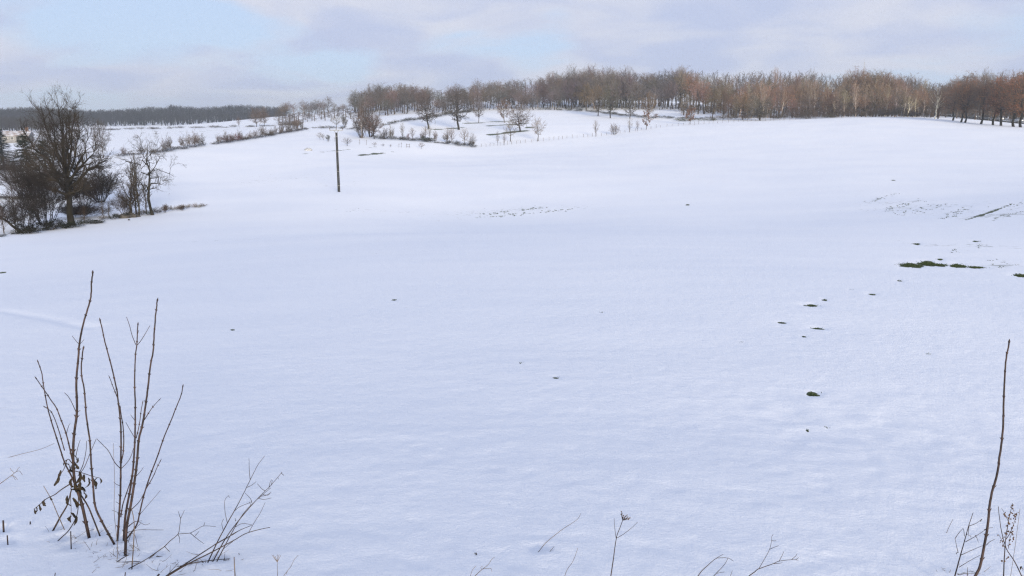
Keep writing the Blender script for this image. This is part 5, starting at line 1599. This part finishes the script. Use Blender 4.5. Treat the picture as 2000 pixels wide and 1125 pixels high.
J = Plant('weed', 'forked purple weed with spreading tips right of the arched stalks', 'weed', (1452, 1136), M_DEAD, 8)
j0 = J.stem([(1450, 1138)] + c5((815, 725), (870, 685), (910, 655), (1050, 605), (1110, 580), (1230, 565), (1300, 572)), 3.0, .9, 'g', .06)
for q in (((910, 655), (965, 560), (1015, 465), (1035, 380), (1036, 345), (1050, 318)), ((1110, 578), (1135, 530), (1155, 485)), ((1015, 465), (1060, 445), (1105, 428)), ((1036, 380), (1060, 382), (1080, 380)), ((1230, 565), (1270, 530), (1285, 505)),
          ((1050, 605), (1100, 602), (1140, 595)), ((1270, 568), (1298, 545))):
    J.stem(c5(*q), 1.5, .8, j0, .02)

# --- right-hand shoot and weeds
K = Plant('shoot', 'single tall reddish shoot with paired buds at the right', 'shoot', (1888, 1165), M_STEM, 9)
K.stem([(1888, 1165), (1905, 1125), (1914, 1106), (1922, 1067), (1929, 1028), (1932, 994), (1937, 963), (1946, 933), (1954, 881), (1959, 838), (1960, 795), (1962, 739), (1965, 700), (1971, 671)], 10.5, 5.0, 'g', .12, 42, n=9)
Lp = Plant('weed', 'twiggy dead weed left of the tall right shoot', 'weed', (1859, 1145), M_DEAD, 11)
l0 = Lp.stem([(1858, 1146)] + c6((197, 1125), (220, 1040), (245, 950), (262, 890), (280, 838)), 4.0, 1.4, 'g', .05)
for q in (((225, 1030), (280, 1005), (328, 985)), ((245, 970), (290, 945), (340, 912)), ((258, 900), (295, 885), (322, 866)), ((216, 1085), (265, 1055), (312, 1030)), ((212, 1020), (205, 990), (198, 955)), ((240, 945), (238, 920), (233, 908)),
          ((198, 955), (215, 930), (235, 908)), ((262, 890), (258, 935), (262, 945)), ((290, 940), (300, 960), (303, 972)), ((340, 985), (355, 970), (378, 958)), ((210, 1118), (250, 1112), (290, 1115)), ((253, 1125), (255, 1085)), ((330, 915), (350, 908), (370, 905))):
    Lp.stem(c6(*q), 1.8, .9, l0, .02)
for x, y in ((210, 1018), (262, 940), (318, 866), (258, 935)): Lp.spots('dead_leaf', [(*c6((x, y))[0], 6)], LEAVES[0], l0, 1)
N = Plant('dock', 'dark dock stalk with clustered seeds at the right edge', 'weed', (1958, 1150), M_DEAD, 12)
n0 = N.stem([(1958, 1150)] + c6((418, 1120), (420, 1060), (424, 1000), (428, 950), (436, 900), (446, 850), (458, 795)), 3.6, 1.2, 'g', .05)
n1_ = N.stem([(2004, 1150)] + c6((498, 1122), (465, 1055), (430, 1000), (408, 920), (398, 850), (394, 810)), 3.2, 1.4, 'g', .05)
n2_ = N.stem(c6((428, 960), (450, 925), (468, 875), (480, 835)), 1.8, .9, n0, .03)
n3_ = N.stem(c6((424, 1000), (408, 960), (396, 938)), 1.5, .9, n0, -.03)
n4_ = N.stem(c6((440, 880), (422, 840), (408, 818)), 1.3, .8, n0)
n5_ = N.stem(c6((440, 1000), (445, 960), (455, 930)), 1.3, .8, n0)
rs = np.random.RandomState(3)
for par, x0, y0, x1, y1, k in ((n0, 428, 950, 460, 788, 26), (n2_, 445, 930, 480, 835, 18), (n3_, 424, 1000, 394, 938, 10), (n4_, 440, 880, 408, 818, 6), (n5_, 440, 1000, 458, 925, 12), (n0, 420, 1050, 440, 1040, 5)):
    for _ in range(k):
        t = rs.rand()
        p = c6((x0 + (x1 - x0) * t + rs.randn() * 5, y0 + (y1 - y0) * t + rs.randn() * 5))[0]
        N.spots('seed', [(p[0], p[1], rs.uniform(2.2, 4.2))], SEED, par, 1.0)
N.spots('dead_leaf', [(*c6((500, 1080))[0], 10), (*c6((496, 1084))[0], 8)], LEAVES[1], n1_, 1)
N.stem([(1968, 1150)] + c6((450, 1120), (470, 990), (492, 820)), 1.1, .7, 'g', .04, name='dry_grass', material=M_STRAW)

# --- cut stubs and bits poking out of the snow at the lower left
for lab, q, w0 in (('thick dark cut stub at the far left edge', [(7, 1034), (6, 1017)], 7), ('small dark stub below the thick one at left', [(15, 1059), (14, 1046)], 5), ('reddish cut stub under the leafy shrub', [(139, 1068), (138, 1038)], 4.4),
                   ('tiny dark stub left of the leafy shrub', [(59, 1024), (59, 1019)], 5), ('tip of a stub at the lower edge under the leafy shrub', [(106, 1132), (108, 1119)], 3.4),
                   ('tip of a stub at the lower edge under the straight shoots', [(243, 1132), (245, 1118)], 4.2), ('brown stub end at the lower edge by the bent stalks', [(300, 1134), (311, 1122)], 8)):
    p_ = Plant('cut_stub', lab, 'stub', q[0], M_STEM, 20)
    p_.stem(q, w0, w0 * .85, 'g', .01)
O = Plant('weed', 'small feathery dead weed at the left picture edge', 'weed', (-12, 955), M_STRAW, 13)
o0 = O.stem([(-12, 956), (0, 945), (15, 934), (32, 921)], 2.4, 1.1, 'g', .02)
for q in (((28, 924), (22, 918), (20, 914)), ((30, 922), (38, 920), (44, 928)), ((32, 921), (36, 914), (39, 913)), ((20, 930), (28, 930), (34, 937)), ((24, 927), (27, 932), (30, 937))): O.stem(list(q), 1.1, .7, o0)
O = Plant('weed', 'pale delicate dead umbel at the lower edge right of bent stalks', 'weed', (542, 1135), M_STRAW, 14)
o0 = O.stem([(542, 1136)] + c3((1452, 1100), (1450, 1010)), 1.5, 1.0, 'g', .02)
for x in (1405, 1415, 1430, 1450, 1465, 1480): O.stem(c3((1450, 1010), (1450 + (x - 1450) * .6, 975), (x, 948 + rnd.uniform(-4, 10))), .9, .7, o0, rnd.uniform(-.02, .02))
O = Plant('weed', 'thin pale twig leaning right beside the pale dead umbel', 'weed', (552, 1136), M_STRAW, 15)
o0 = O.stem([(550, 1138)] + c3((1505, 1122), (1560, 1050), (1590, 990), (1625, 952)), 1.4, .8, 'g', .03)
O.stem(c3((1535, 1080), (1525, 1110)), 1.0, .7, o0)
O = Plant('fallen_leaf', 'small brown leaf lying on the snow left of the umbel', 'leaf', (931, 1084), M_SEED, 16)
o_ = link('leaf_blade', LEAVES[2], O.root); o_.scale = (.022, .022, .022); o_.rotation_euler = (1.3, .2, .5)
o_ = link('leaf_stalk', LEAVES[3], O.root); o_.scale = (.012, .012, .016); o_.rotation_euler = (1.1, -.4, 2.0)

# dead grass and bits of twig lying round the shrub bases
rs = np.random.RandomState(77)
m = MB()
for cx, cy, sx_, sy_, n_ in ((245, 1085, 34, 14, 46), (170, 1055, 40, 14, 26), (330, 1100, 40, 14, 22), (420, 1098, 40, 8, 16), (1900, 1118, 50, 6, 14)):
    for _ in range(n_):
        h_ = hit(cx + rs.randn() * sx_, cy + rs.randn() * sy_)
        a_ = rs.rand() * 6.28
        L_ = .02 + .07 * rs.rand() ** 2
        d_ = np.array([math.cos(a_), math.sin(a_), .15 + .5 * rs.rand() ** 2])
        p0 = np.array(h_) - np.array([0, 0, .002])
        m.tube([p0, p0 + d_ * L_ * .5 + rs.randn(3) * .004, p0 + d_ * L_], [.0012, .001, .0005], 3, cap=False)
tag(m.build('dead_grass', M_STRAW), 'bits of dead grass and twig on the snow round the stems', None, None, 'stuff')

# trees of one wood that share a description: say which of them it is
by_label = {}
for o in COL.objects:
    if o.parent is None and 'category' in o and 'label' in o: by_label.setdefault(o['label'], []).append(o)
for lab, os_ in by_label.items():
    if len(os_) > 1:
        os_.sort(key=lambda o: math.atan2(o.location.x, o.location.y))
        nm = {2: ('left one', 'right one'), 3: ('left one', 'middle one', 'right one'), 4: ('leftmost one', 'second one', 'third one', 'rightmost one')}.get(len(os_))
        if nm:
            for o, w_ in zip(os_, nm):
                nw = len(lab.replace('-', ' ').split())
                b_ = lab.replace(' row,', ',') if nw > 14 else lab
                o['label'] = b_ + ', ' + (w_ if nw < 15 else w_.split()[0])
